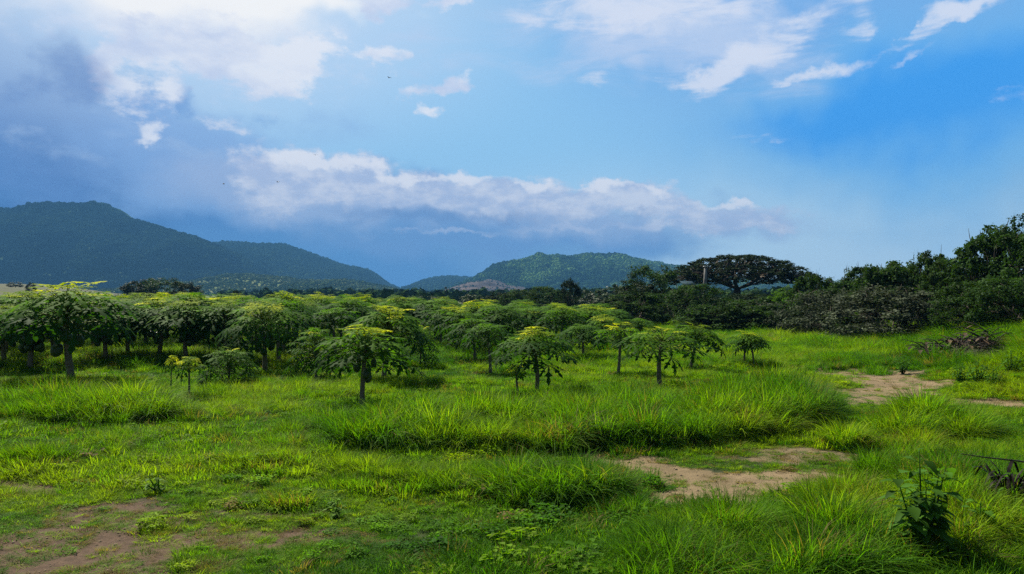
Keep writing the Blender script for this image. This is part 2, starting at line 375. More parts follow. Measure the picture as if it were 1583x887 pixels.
# ground
def ground_mat():
    m, g, out = new_mat('ground')
    tc = g.new('ShaderNodeTexCoord'); P = tc.outputs['Object']
    sand = g.new('ShaderNodeAttribute', attribute_name='sand').outputs['Fac']
    soil = g.new('ShaderNodeAttribute', attribute_name='soil').outputs['Fac']
    field = g.new('ShaderNodeAttribute', attribute_name='field').outputs['Fac']
    n1 = g.noise(P, 1.6, 6, .6); n2 = g.noise(P, 9, 8, .7); n3 = g.noise(P, 42, 5, .7)
    thatch = g.mix(g.smooth(n2, .35, .65), (.020, .032, .010), (.055, .060, .020))
    farg = g.mix(g.smooth(g.noise(P, .02, 6, .6), .35, .65), (.07, .11, .03), (.11, .13, .045))
    camd = g.new('ShaderNodeSeparateXYZ'); g.l.new(P, camd.inputs[0])
    base = g.mix(g.smooth(camd.outputs[1], 70, 160), thatch, farg)
    base = g.mix(field, base, g.mix(g.smooth(g.noise(P, .03, 5, .6), .4, .6), (.055, .062, .024), (.085, .085, .038)))
    soilc = g.mix(g.smooth(n2, .3, .7), (.070, .045, .028), (.125, .080, .050))
    soilc = g.mix(g.smooth(n3, .5, .75), soilc, (.04, .035, .018))
    sandc = g.mix(g.smooth(n1, .3, .7), (.235, .172, .095), (.145, .108, .056))
    sandc = g.mix(g.smooth(n2, .5, .78), sandc, (.13, .095, .055))
    sandc = g.mix(g.smooth(n3, .6, .8), sandc, (.30, .235, .15))
    fs = g.smooth(g.math('ADD', sand, g.math('MULTIPLY', g.math('SUBTRACT', n2, .5), .7)), .28, .62)
    fo = g.smooth(g.math('ADD', soil, g.math('MULTIPLY', g.math('SUBTRACT', n2, .5), .8)), .2, .6)
    c = g.mix(fo, base, soilc); c = g.mix(fs, c, sandc)
    p = g.new('ShaderNodeBsdfPrincipled'); g.put(p.inputs['Base Color'], c); p.inputs['Roughness'].default_value = .95
    p.inputs['Specular IOR Level'].default_value = .15
    b = g.new('ShaderNodeBump'); b.inputs['Strength'].default_value = .9; b.inputs['Distance'].default_value = .035
    g.put(b.inputs['Height'], g.math('ADD', n2, g.math('MULTIPLY', n3, .45))); g.l.new(b.outputs[0], p.inputs['Normal'])
    g.l.new(p.outputs[0], out.inputs[0]); return m

def axis(lo, hi, near_lo, near_hi, step, grow):
    a = list(np.arange(near_lo, near_hi, step)); s = step; v = near_hi
    while v < hi: a.append(v); s *= grow; v += s
    a.append(hi); s = step; v = near_lo - step; b = []
    while v > lo: b.append(v); s *= grow; v -= s
    b.append(lo); return np.array(sorted(set(b + a)))
xs = axis(-4000, 4000, -14, 19, .11, 1.045); ys = axis(-60, 4060, 4, 30, .11, 1.03)
XX, YY = np.meshgrid(xs, ys); ZZ = gz(XX, YY)
nx, ny = len(xs), len(ys)
I = np.arange(nx * ny).reshape(ny, nx)
Q = np.stack([I[:-1, :-1], I[:-1, 1:], I[1:, 1:], I[1:, :-1]], -1).reshape(-1, 4)
PXg, PYg = pxy(XX, YY)
fieldm = (sst(YY, 120, 200) * sst(-XX - YY * .45, -20, 20)).ravel()
front = (YY.ravel() > 2)
gm = mesh_np('ground', np.stack([XX, YY, ZZ], -1).reshape(-1, 3), Q, 4, ground_mat(), True,
             {'sand': ('POINT', 'FLOAT', sand_mask(XX, YY).ravel() * front), 'soil': ('POINT', 'FLOAT', soil_mask(XX, YY).ravel() * front), 'field': ('POINT', 'FLOAT', fieldm)})
tag(link('ground', gm), kind='structure')

# ------------------------------------------------------------------ scatter by geometry nodes (stuff only)
def scatter(name, pts, variants, vi, rot, scl, col, label, cat):
    me = bpy.data.meshes.new(name); me.vertices.add(len(pts)); me.vertices.foreach_set('co', np.ascontiguousarray(pts, np.float32).ravel())
    def at(k, t, arr):
        a = me.attributes.new(k, t, 'POINT'); a.data.foreach_set('vector' if t == 'FLOAT_VECTOR' else 'value', np.ascontiguousarray(arr, np.int32 if t == 'INT' else np.float32).ravel())
    at('vi', 'INT', vi); at('rot', 'FLOAT_VECTOR', rot); at('scl', 'FLOAT_VECTOR', scl); at('col', 'FLOAT_VECTOR', col)
    o = link(name, me)
    ng = bpy.data.node_groups.new(name + '_scatter', 'GeometryNodeTree')
    ng.interface.new_socket('Geometry', in_out='INPUT', socket_type='NodeSocketGeometry')
    ng.interface.new_socket('Geometry', in_out='OUTPUT', socket_type='NodeSocketGeometry')
    N, L = ng.nodes, ng.links
    gi = N.new('NodeGroupInput'); go = N.new('NodeGroupOutput'); jo = N.new('GeometryNodeJoinGeometry')
    for v in reversed(variants):
        ob = bpy.data.objects.new(v.name, v)
        oi = N.new('GeometryNodeObjectInfo'); oi.inputs['Object'].default_value = ob; oi.inputs['As Instance'].default_value = False
        g2 = N.new('GeometryNodeGeometryToInstance'); L.new(oi.outputs['Geometry'], g2.inputs[0]); L.new(g2.outputs[0], jo.inputs[0])
    ip = N.new('GeometryNodeInstanceOnPoints'); ip.inputs['Pick Instance'].default_value = True
    L.new(gi.outputs[0], ip.inputs['Points']); L.new(jo.outputs[0], ip.inputs['Instance'])
    def na(k, t):
        n = N.new('GeometryNodeInputNamedAttribute'); n.data_type = t; n.inputs['Name'].default_value = k; return n.outputs['Attribute']
    L.new(na('vi', 'INT'), ip.inputs['Instance Index'])
    e = N.new('FunctionNodeEulerToRotation'); L.new(na('rot', 'FLOAT_VECTOR'), e.inputs[0]); L.new(e.outputs[0], ip.inputs['Rotation'])
    L.new(na('scl', 'FLOAT_VECTOR'), ip.inputs['Scale']); L.new(ip.outputs[0], go.inputs[0])
    md = o.modifiers.new('scatter', 'NODES'); md.node_group = ng
    tag(o, label, cat, kind='stuff'); return o

def blades(name, n, rad, h0, h1, w, bend, K=4, seed=1, flat=0.0, mat=None):
    r = np.random.default_rng(seed)
    rr = rad * np.sqrt(r.random(n)); th = r.random(n) * math.tau
    base = np.stack([rr * np.cos(th), rr * np.sin(th), np.full(n, -.02)], -1)
    h = h0 + (h1 - h0) * r.random(n) ** 1.3
    la = th + r.normal(0, .9, n); ld = np.stack([np.cos(la), np.sin(la)], -1)
    bd = bend * (.35 + r.random(n) * 1.0)
    sd_ = np.stack([-np.sin(la + r.normal(0, .5, n)), np.cos(la + r.normal(0, .5, n))], -1)
    ww = w * (.6 + .8 * r.random(n))
    V = np.zeros((n, K + 1, 2, 3)); tilt = .12 + .25 * r.random(n)
    for i in range(K + 1):
        t = i / K
        out = h * (tilt * t + bd * t ** 2.2); up = h * (t * (1 - flat) - bd * .62 * t ** 3.0)
        c = base.copy(); c[:, :2] += ld * out[:, None]; c[:, 2] += np.maximum(up, .01 * t)
        wd = ww * (1 - t ** 1.8) * (.55 + .45 * min(1, t * 4)) * .5 + .0004
        V[:, i, 0] = c; V[:, i, 1] = c; V[:, i, 0, :2] += sd_ * wd[:, None]; V[:, i, 1, :2] -= sd_ * wd[:, None]
        V[:, i, 0, 2] += wd * .25
    idx = np.arange(n * (K + 1) * 2).reshape(n, K + 1, 2)
    Q = np.stack([idx[:, :-1, 0], idx[:, :-1, 1], idx[:, 1:, 1], idx[:, 1:, 0]], -1).reshape(-1, 4)
    bt = np.repeat(r.random(n), (K + 1) * 2)
    return mesh_np(name, V.reshape(-1, 3), Q, 4, mat or M['grass'], True, {'bt': ('POINT', 'FLOAT', bt)})
def weedlets(name, n, rad, h, ls, seed, mat):
    """low broad leaved weeds: oval leaves on short stalks"""
    r = np.random.default_rng(seed); mb = MB()
    for i in range(n):
        a = r.random() * math.tau; q = rad * math.sqrt(r.random()); z = h * (.3 + .7 * r.random()); L_ = ls * (.6 + .7 * r.random()); b = r.random() * math.tau
        c = Vector((q * math.cos(a), q * math.sin(a), z)); d = Vector((math.cos(b), math.sin(b), r.normal(0, .3))).normalized(); s = d.cross(Vector((0, 0, 1))).normalized()
        up = s.cross(d)
        V = [c, c + d * L_ * .35 + s * L_ * .28 + up * .01, c + d * L_ * .35 - s * L_ * .28 + up * .01, c + d * L_ * .35 - up * L_ * .05, c + d * L_ * .75 + s * L_ * .2, c + d * L_ * .75 - s * L_ * .2, c + d * L_ * .75 - up * L_ * .04, c + d * L_ - up * L_ * .12]
        mb.add([tuple(v) for v in V], [(0, 3, 1, 1), (0, 2, 3, 3), (1, 3, 6, 4), (3, 2, 5, 6), (4, 6, 7, 7), (6, 5, 7, 7)], r.random())
        if i % 3 == 0: mb.tube([(c.x * .5, c.y * .5, -.02), tuple(c)], .0022, 3, .3)
    return mb.mesh(name, mat)
GV = [blades('tall_grass_tuft', 75, .14, .32, .62, .0105, .42, 5, 1), blades('tall_grass_tuft', 66, .13, .30, .62, .0125, .62, 5, 2),
      blades('tall_grass_tuft', 84, .16, .28, .60, .009, .30, 4, 3), blades('arching_grass_tuft', 56, .13, .32, .62, .0115, .85, 6, 4),
      blades('short_grass_tuft', 120, .16, .07, .17, .0075, .55, 3, 5), blades('short_grass_tuft', 110, .17, .06, .16, .0065, .8, 4, 6, .15),
      blades('lying_grass_tuft', 90, .17, .08, .20, .0075, 1.0, 4, 7, .35),
      weedlets('weed_patch', 90, .16, .13, .050, 8, M['grass']), weedlets('weed_patch', 80, .16, .17, .060, 9, M['grass'])]

def grass_points():
    P, VI, H, C = [], [], [], []
    def band(y0, y1, dens, wide):
        area = (y1 - y0) * ((y0 + y1) * wide + 9); n = int(area * dens)
        yy = np.sqrt(rng.random(n) * (y1 ** 2 - y0 ** 2) + y0 ** 2); xx = (rng.random(n) * 2 - 1) * (yy * wide + 4.5)
        return xx, yy
    parts = [band(3.5, 6.0, 60, .9), band(6.0, 10, 170, .80), band(10, 15, 110, .78), band(15, 22, 70, .76), band(22, 34, 34, .75), band(34, 55, 14, .74), band(55, 95, 4, .74)]
    x = np.concatenate([p[0] for p in parts]); y = np.concatenate([p[1] for p in parts])
    px, py = pxy(x, y); z = gz(x, y)
    sm = sand_mask(x, y); so = soil_mask(x, y)
    n1 = fbm(x * .55, y * .55, 41, 4); n2 = fbm(x * 1.9, y * 1.9, 43, 3); n3 = fbm(x * .25, y * .25, 47, 3)
    wx = (n2 - .5) * 130 + (n1 - .5) * 80; wy = (n2 - .5) * 22 + (n1 - .5) * 14; qx = px + wx; qy = py + wy
    h = .13 + .15 * sst(n1, .3, .7)
    def raise_(m, v):
        nonlocal h
        h = np.maximum(h, m * v * (.42 + 1.05 * n2))
    raise_(ell(qx, qy, 760, 680, 300, 24, .25, 0), .62)          # long ridge of tall grass
    raise_(ell(qx, qy, 1010, 668, 250, 26, .25, -3), .66)
    raise_(ell(px, qy, 1170, 646, 140, 26, .25, -6), .80)
    raise_(ell(px, qy, 1255, 634, 60, 14, .3, -8), .60)
    raise_(ell(qx, qy, 845, 768, 110, 20, .3, 0), .62)
    raise_(ell(qx, qy, 680, 752, 190, 18, .5, 0), .38)
    raise_(ell(qx, qy, 960, 800, 80, 12, .5, 0), .36)
    raise_(ell(qx, qy, 1190, 885, 260, 60, .25, -4), .50)
    raise_(ell(qx, qy, 1480, 800, 200, 80, .3, 0), .42)
    raise_(ell(qx, qy, 1380, 700, 110, 18, .4, 0), .42)
    raise_(ell(px, qy, 1440, 676, 95, 15, .3, 0), .60)
    raise_(ell(qx, qy, 540, 740, 90, 20, .5, 0), .34)
    raise_(ell(qx, qy, 110, 648, 200, 15, .3, 0), .60)
    raise_(ell(qx, qy, 430, 690, 80, 12, .4, 0), .36)
    raise_(ell(qx, qy, 60, 715, 90, 10, .4, 0), .3)
    raise_(ell(qx, qy, 300, 612, 380, 16, .5, 0), .34)
    raise_(ell(qx, qy, 430, 782, 100, 12, .4, 0), .38)
    raise_(ell(qx, qy, 240, 785, 80, 10, .4, 0), .30)
    raise_(ell(qx, qy, 1380, 735, 120, 12, .4, -4), .42)
    raise_(ell(qx, qy, 1030, 620, 200, 10, .5, 0), .38)
    raise_(sst(x, 11.5, 13.5) * sst(y, 13, 16), .55)               # bank
    raise_(sst(y, 21, 26), .42)
    h = h * (1 - .55 * ell(px, py, 1130, 722, 190, 22, .4)) * (1 - .45 * ell(px, py, 150, 820, 420, 80, .5))
    h = h * (1 - .35 * ell(px, py, 650, 810, 260, 60, .6))
    h = h * (1 - .6 * ell(px, py, 1370, 620, 130, 26, .3))
    bare = np.maximum(sst(sm + (n2 - .5) * .7, .2, .65) * 0.90, sst(so + (n2 - .5) * .9, .2, .9) * .80)
    # thin cover under the orchard crowns and around the track
    keep = rng.random(len(x)) > bare
    keep &= ell(px, py, 1512, 548, 62, 17, .25) < .5
    h = np.where(bare > .3, h * .38, h)
    h = h * (1 - .45 * sst(bare, .05, .3))
    x, y, z, px, py, h, n1, n2, n3 = (a[keep] for a in (x, y, z, px, py, h, n1, n2, n3))
    bare = bare[keep]; n = len(x)
    r = rng.random(n); vi = np.where(h > .27, np.select([r < .3, r < .55, r < .8, r < .985], [0, 1, 2, 3], 8), np.select([r < .36, r < .68, r < .965], [4, 5, 6], 7))
    vi = np.where((vi == 7) & (rng.random(n) < .6), 5, vi)
    weedzone = ell(px, py, 1300, 870, 330, 60, .5) + ell(px, py, 700, 830, 500, 60, .6) * .5 + ell(px, py, 1540, 585, 60, 22, .4)
    vi = np.where((rng.random(n) < weedzone * .06) & (h < .6), 7 + (rng.random(n) < .5), vi)
    hh = h * (.75 + .5 * rng.random(n))
    far = 1 + sst(y, 16, 60) * 1.5
    tall = vi < 4; ref = np.where(tall, .55, np.where(vi >= 7, .16, .16))
    sz = hh / ref; sxy = np.clip(sz, .6, 1.35) * far * (.8 + .4 * rng.random(n))
    scl = np.stack([sxy, sxy, np.where(vi >= 7, np.clip(sz, .3, 1.0), np.clip(sz, .3, 2.2))], -1)
    rot = np.stack([rng.normal(0, .09, n), rng.normal(0, .09, n), rng.random(n) * math.tau], -1)
    # colour: lush green, yellow green, blue green
    t = np.clip(.5 + (n3 - .5) * 1.6 + (n1 - .5) * 1.2 + rng.normal(0, .24, n), 0, 1)
    t = np.clip(t + .34 * ell(px, py, 300, 740, 520, 110, .5) - .2 * ell(px, py, 800, 680, 330, 40, .5) + .15 * ell(px, py, 1200, 590, 300, 40, .5) - .15 * sst(py, 800, 880) * (px > 500), 0, 1)
    a = np.array([.030, .100, .006]); b = np.array([.085, .195, .007]); c = np.array([.185, .265, .009])
    col = np.where((t < .5)[:, None], a + (b - a) * (t * 2)[:, None], b + (c - b) * (t * 2 - 1)[:, None])
    dry = ((rng.random(n) < .05 + .25 * (bare > .12)) )[:, None]
    col = np.where(dry, np.array([.17, .13, .05]), col)
    col = col * (.8 + .4 * rng.random(n))[:, None]
    return np.stack([x, y, z], -1), vi, rot, scl, col
gp = grass_points()
print('grass instances', len(gp[0]))
scatter('grass', gp[0], GV, gp[1], gp[2], gp[3], gp[4], 'lush bright green grass and low weeds covering the field', 'grass')

def clods():
    r = np.random.default_rng(55); n = 26000
    y = np.sqrt(r.random(n) * (26 ** 2 - 5.5 ** 2) + 5.5 ** 2); x = (r.random(n) * 2 - 1) * y * .72
    m = np.maximum(sand_mask(x, y), soil_mask(x, y)); k = m > .35; x, y = x[k], y[k]; n = len(x)
    vs = []
    for q in range(3):
        mb = MB(); rr = random.Random(q + 60); mb.ball((0, 0, 0), (1, 1, .7), 6, 4)
        v = mb.v[0]; v *= np.array([[rr.uniform(.7, 1.2)] for _ in v]); vs.append(mb.mesh('clod', M['clod'], False))
    s_ = .006 + .018 * r.random(n) ** 4
    scatter('loose_clods', np.stack([x, y, gz(x, y)], -1), vs, r.integers(0, 3, n), np.stack([r.normal(0, .3, n), r.normal(0, .3, n), r.random(n) * 6.28], -1), np.stack([s_ * (.7 + .8 * r.random(n)), s_, s_], -1), np.zeros((n, 3)) + .1,
            'loose clods and pebbles on the bare sandy and brown soil', 'soil clods')
M['clod'] = solid_mat('soil_clod', (.16, .115, .07), (.26, .2, .13), 30, .95, .2)
clods()

# ------------------------------------------------------------------ hills
def hill_mat(name, a, b, scale=.01):
    m, g, out = new_mat(name); tc = g.new('ShaderNodeTexCoord'); P = tc.outputs['Object']
    p = g.new('ShaderNodeBsdfPrincipled')
    g.put(p.inputs['Base Color'], g.mix(g.smooth(g.noise(P, scale, 8, .65), .35, .65), a, b)); p.inputs['Roughness'].default_value = 1
    p.inputs['Specular IOR Level'].default_value = 0
    g.l.new(p.outputs[0], out.inputs[0]); return m
M['hill'] = hill_mat('wooded_hill_ground', (.025, .05, .018), (.05, .075, .03))
M['hill_pale'] = hill_mat('scrub_hill_ground', (.09, .13, .05), (.17, .19, .09), .02)
M['hill_bare'] = hill_mat('bare_hill_ground', (.045, .038, .036), (.12, .095, .08), .012)
M['crown'] = leaf_mat('hillside_crown', (.03, .06, .02), .0, .9, .0, .3, inst=True)
def crowns(name, seed, n=60):
    """rough tree crown: a lump of leafy facets"""
    r = np.random.default_rng(seed); mb = MB()
    for i in range(n):
        v = r.normal(0, 1, 3); v /= np.linalg.norm(v); v[2] = abs(v[2]) * .9
        c = v * (.62 + .38 * r.random()) + np.array([0, 0, .35]); s = .30 + .22 * r.random()
        d = r.normal(0, 1, 3); d -= d.dot(v) * v * .7; d /= np.linalg.norm(d); e = np.cross(v, d); e /= np.linalg.norm(e) + 1e-6
        mb.add([c - d * s, c - e * s * .8 + v * .06, c + d * s, c + e * s * .8 + v * .05], [(0, 1, 2, 3)], r.random())
    mb.ball((0, 0, .3), (.72, .72, .68), 7, 5, .25)
    return mb.mesh(name, M['crown'])
CV = [crowns('wood_crown', s) for s in (101, 102, 103, 104)]
def hill(name, dist, crest, mat, front=.30, back=.3, rough=.12, n_tree=0, size=(4, 7), cols=None, label='', seed=1):
    cx = np.array([c[0] for c in crest], float); cy = np.array([c[1] for c in crest], float)
    nu, nv = 420, 70
    u = np.linspace(cx[0], cx[-1], nu); zc = np.maximum((HY - np.interp(u, cx, cy)) / F * dist + EYE, 0)
    ker = np.hanning(9); ker /= ker.sum(); zc = np.convolve(np.pad(zc, 4, mode='edge'), ker, 'valid')
    X0 = (u - CX) / F * dist
    edge = np.minimum(1, np.minimum(np.arange(nu), np.arange(nu)[::-1]) / 14.0); zc = zc * edge ** .7
    v = np.linspace(-1, 1, nv)
    def height(iu, vv):
        z0 = np.interp(iu, np.arange(nu), zc); x0 = np.interp(iu, np.arange(nu), X0)
        av = np.abs(vv); prof = 1 - av ** 1.25
        yv = dist * (1 + np.where(vv < 0, vv * front, vv * back))
        ns = fbm(x0 / (dist * .05) + 7 * seed, yv / (dist * .09), seed, 5) - .5
        gl = np.abs(fbm(x0 / (dist * .035) + 3 * seed, yv / (dist * .25), seed + 2, 3) - .5)
        z = z0 * prof * (1 + ns * rough * 11 * av * (1 - av) + (gl - .1) * 1.6 * rough * 9 * av * (1 - av))
        z = z + z0 * 0.02 * (fbm(x0 / (dist * .006), yv / (dist * .006), seed + 5, 3) - .5)
        return x0, yv, z - 6 * av ** 8
    IU, VVv = np.meshgrid(np.arange(nu), v); Xh, Yh, Zh = height(IU.astype(float), VVv)
    Ih = np.arange(nu * nv).reshape(nv, nu)
    Qh = np.stack([Ih[:-1, :-1], Ih[:-1, 1:], Ih[1:, 1:], Ih[1:, :-1]], -1).reshape(-1, 4)
    tag(link('hill', mesh_np('hill', np.stack([Xh, Yh, Zh], -1).reshape(-1, 3), Qh, 4, mat, True)), kind='structure')
    if n_tree:
        r = np.random.default_rng(seed + 50)
        iu = r.random(n_tree) * (nu - 1); vv = -.97 + 1.05 * r.random(n_tree) ** 1.0
        x, y, z = height(iu, vv)
        s = size[0] * .8 + (size[1] * 1.25 - size[0] * .8) * r.random(n_tree) ** 3
        cl = np.array(cols); k = sst(fbm(x / (dist * .03), y / (dist * .05), seed + 9, 3), .35, .65)[:, None]
        col = (cl[0] * (1 - k) + cl[1] * k) * (.8 + .4 * r.random(n_tree))[:, None]
        scatter('hillside_woodland', np.stack([x, y, z - s * .25], -1), CV, r.integers(0, 4, n_tree), np.stack([r.normal(0, .1, n_tree), r.normal(0, .1, n_tree), r.random(n_tree) * 6.28], -1),
                np.stack([s, s, s * (.75 + .4 * r.random(n_tree))], -1), col, label, 'woodland')
hill('hill', 3300, [(600, 462), (640, 447), (670, 431), (690, 428), (735, 430), (770, 444), (800, 456)], M['hill'], n_tree=5000, size=(4, 8), cols=[(.03, .06, .02), (.04, .08, .025)], label='blue wooded slope of the low far hill beside the notch', seed=4, back=.2)
hill('hill', 2900, [(240, 400), (300, 382), (345, 374), (400, 377), (440, 378), (480, 392), (530, 410), (570, 418), (600, 440), (640, 458)], M['hill'], n_tree=24000, size=(3.4, 6.4), cols=[(.03, .06, .02), (.05, .09, .03)], label='woods on the ridge running down behind the tallest mountain', seed=2)
hill('hill', 2300, [(-420, 400), (-250, 350), (-120, 335), (0, 323), (40, 324), (90, 316), (155, 315), (185, 332), (240, 349), (290, 363), (330, 378), (370, 398), (410, 420), (450, 438), (520, 452), (580, 460)], M['hill'], n_tree=60000, size=(3, 5.6), cols=[(.010, .022, .012), (.045, .078, .026)], label='dark woods covering the tallest mountain under the storm cloud', seed=1, rough=.2)  # cloud shade over this mountain is put into the darker crown colours
hill('hill', 2400, [(650, 462), (690, 450), (720, 440), (745, 424), (765, 411), (800, 404), (840, 397), (865, 395), (880, 398), (905, 393), (950, 394), (990, 402), (1020, 410), (1060, 415), (1110, 425), (1200, 440), (1400, 458)], M['hill'], n_tree=48000, size=(3, 6.2), cols=[(.030, .075, .024), (.12, .22, .05)], label='green woods covering the rounded hill in the middle', seed=3, rough=.26)  # sunlit folds are painted as bright patches between the two crown colours
hill('hill', 1500, [(230, 452), (300, 438), (370, 424), (430, 428), (470, 434), (540, 433), (590, 442), (650, 455)], M['hill_pale'], n_tree=9000, size=(1.4, 3.4), cols=[(.08, .13, .045), (.15, .20, .08)], label='pale green scrub on the low foothill before the mountain', seed=6, rough=.2)
hill('hill', 1900, [(640, 462), (690, 449), (730, 435), (758, 431), (790, 438), (830, 446), (900, 458)], M['hill_bare'], n_tree=900, size=(.8, 2.6), cols=[(.05, .08, .03), (.06, .09, .03)], label='sparse scrub on the bare brown hillock', seed=8, rough=.25)

# far woodland on the plain
def plain_wood():
    r = np.random.default_rng(77); n = 9000
    y = np.sqrt(r.random(n) * (1300 ** 2 - 170 ** 2) + 170 ** 2); px = 340 + r.random(n) * 1350
    x = (px - CX) / F * y; d = fbm(x * .012, y * .008, 71, 3)
    k = (d > .42) | (px > 900); x, y = x[k], y[k]; n = len(x); z = gz(x, y)
    s = (1.6 + 2.2 * r.random(n)) * (.6 + .5 * sst(y, 150, 500))
    c = np.array([.030, .060, .020]) * (.6 + .9 * r.random(n))[:, None]
    scatter('far_woodland', np.stack([x, y, z], -1), CV, r.integers(0, 4, n), np.stack([np.zeros(n), np.zeros(n), r.random(n) * 6.28], -1), np.stack([s, s, s * (.8 + .5 * r.random(n))], -1), c,
            'low dark woodland on the plain between the orchard and the hills', 'woodland')
plain_wood()

# ------------------------------------------------------------------ papaya trees
def papaya_leaf(mb, pos, az, tilt, Rl, droop, r, a, lobes=7, simple=False):
    """deeply cut hand shaped leaf"""
    ca, sa = math.cos(az), math.sin(az); ct, st = math.cos(tilt), math.sin(tilt)
    X = np.array([ca * ct, sa * ct, -st]); Y = np.array([-sa, ca, 0]); Z = np.array([ca * st, sa * st, ct])
    for i in range(lobes):
        th = (i - (lobes - 1) / 2) * (300 / lobes) * math.pi / 180 + r.gauss(0, .08)
        L_ = Rl * (1.0 - .30 * abs(i - (lobes - 1) / 2) / ((lobes - 1) / 2)) * r.uniform(.85, 1.1)
        prof = ((.0, .012), (.34, .06), (.46, .035), (.60, .20), (.68, .055), (.82, .11), (1.0, .004)) if not simple else ((0, .02), (.45, .13), (.75, .15), (1.0, .004))
        V = []; dr = droop * r.uniform(.7, 1.3)
        for t, w in prof:
            rr = L_ * t; dz = -dr * rr * rr / Rl
            c = X * (math.cos(th) * rr) + Y * (math.sin(th) * rr) + Z * dz
            s = (-X * math.sin(th) + Y * math.cos(th)) * (w * L_)
            V += [pos + c - s - Z * w * L_ * .35, pos + c, pos + c + s - Z * w * L_ * .35]
        n = len(prof); Qs = []
        for k in range(n - 1):
            b = k * 3; Qs += [(b, b + 3, b + 4, b + 1), (b + 1, b + 4, b + 5, b + 2)]
        mb.add(V, Qs, min(1, max(0, a + r.uniform(-.12, .12))))
def papaya_meshes(seed, n=44, young=14, Rc=1.15, H=1.65, spread=1.0, low=6, simple=False, Rl=.34, ymat='pap_young'):
    r = random.Random(seed); lf, yl, st_, tr = MB(), MB(), MB(), MB()
    bx, by = r.uniform(-.06, .06), r.uniform(-.06, .06)
    k = 6; pts = [(bx * math.sin(i / k * 2.5), by * math.sin(i / k * 3), -.06 + (H + .06) * i / k) for i in range(k + 1)]
    rad = [.062 * (1 - .45 * i / k) * (1 + r.uniform(-.05, .05)) for i in range(k + 1)]; rad[0] *= 1.25
    tr.tube(pts, rad, 8)
    top = np.array(pts[-1])
    for i in range(n):
        t = (i + .5) / n; yg = i < young
        az = i * 2.39996 + r.uniform(-.25, .25)
        elv = R(82 - (82 - low) * t ** .7 + r.uniform(-9, 9)); L_ = (.36 + .50 * t ** .7) * Rc / 1.15 * spread * r.uniform(.8, 1.15)
        p0 = top + np.array([0, 0, .03 - .42 * t])
        d = np.array([math.cos(az) * math.cos(elv), math.sin(az) * math.cos(elv), math.sin(elv)])
        sag = np.array([0, 0, -.05 - .08 * t]); p1 = p0 + d * L_ * .5 - sag * .6; p2 = p0 + d * L_ + sag * .6
        st_.tube([p0, p1, p2], [.012, .009, .006], 4 if not simple else 3, r.random())
        tilt = R(-10 + 38 * t + r.uniform(-20, 20)); rl = Rl * (.62 + .58 * min(1, t * 2.2)) * r.uniform(.85, 1.15)
        if yg: rl = Rl * r.uniform(.5, .88); p2 = p2 + np.array([0, 0, r.uniform(-.05, .12)])
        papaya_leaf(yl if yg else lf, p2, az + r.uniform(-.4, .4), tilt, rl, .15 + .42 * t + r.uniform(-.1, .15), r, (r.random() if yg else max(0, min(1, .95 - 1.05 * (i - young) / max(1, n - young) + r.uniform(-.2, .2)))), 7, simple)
    out = {'trunk': tr.mesh('trunk', M['pap_trunk']), 'leaf_stalks': st_.mesh('leaf_stalks', M['pap_stalk']), 'leaves': lf.mesh('leaves', M['pap_leaf'])}
    if young: out['young_leaves'] = yl.mesh('young_leaves', M[ymat])
    return out
fm = MB(); fm.ball((0, 0, 0), (.085, .085, .14), 9, 7); fm.tube([(0, 0, .13), (0, 0, .19)], .012, 5)
fruit_mesh = fm.mesh('fruit', M['fruit'])
PK = {
 'full': [papaya_meshes(s, 70, 19, low=6 - 4 * s) for s in (1, 2, 3, 4)],
 'plain': [papaya_meshes(s, 60, 0) for s in (11, 12, 13, 14)],
 'tip': [papaya_meshes(s, 62, 16, ymat='pap_lime') for s in (21, 22, 23)],
 'airy': [papaya_meshes(s, 42, 14, low=0) for s in (31, 32)],
 'small': [papaya_meshes(s, 26, 22, Rc=.85, H=1.6, Rl=.42, low=30) for s in (41,)],
 'low': [papaya_meshes(s, 80, 3, Rc=1.35, H=1.0, low=-25) for s in (51, 52)],
}
def papaya(px, base, top, half, kind, label, fruit=0, group='papaya trees of the orchard', v=None, rz=None):
    x, y = on_ground(px, base) if base is not None else half
    z = gz1(x, y); h = (EYE + (HY - top) / F * y) - z
    return papaya_at(x, y, z, h, None if half is None else half * y / F, kind, label, fruit, group, v)
cnt = {}
def papaya_at(x, y, z, h, rad, kind, label, fruit=0, group='papaya trees of the orchard', v=None):
    ms = PK[kind]; i = cnt.get(kind, 0) if v is None else v; cnt[kind] = i + 1; ms = ms[i % len(ms)]
    H0 = {'small': 2.05, 'low': 1.6}.get(kind, 2.2); sz = h / H0
    sx = sz if rad is None else rad / {'small': .75, 'low': 1.25}.get(kind, 1.02)
    o = link('papaya_tree', None, None, (x, y, z - .02), rnd.random() * 6.28, (sx, sx, sz))
    tag(o, label, 'papaya tree', group)
    o.rotation_euler = (rnd.gauss(0, .075), rnd.gauss(0, .075), o.rotation_euler[2])
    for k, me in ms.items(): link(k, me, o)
    r = random.Random(int(x * 100) + int(y * 37))
    for j in range(fruit):
        a = j * 2.4 + r.uniform(-.3, .3); zz = 1.26 - .62 * (j / max(1, fruit)) + r.uniform(-.04, .04)
        f = link('fruit', fruit_mesh, o); q = .125 + r.uniform(0, .06)
        f.location = (q * math.cos(a), q * math.sin(a), zz); f.rotation_euler = (r.uniform(-.25, .25), r.uniform(-.25, .25), a); s = r.uniform(.75, 1.08); f.scale = (s, s, s * r.uniform(.9, 1.2))
    return o
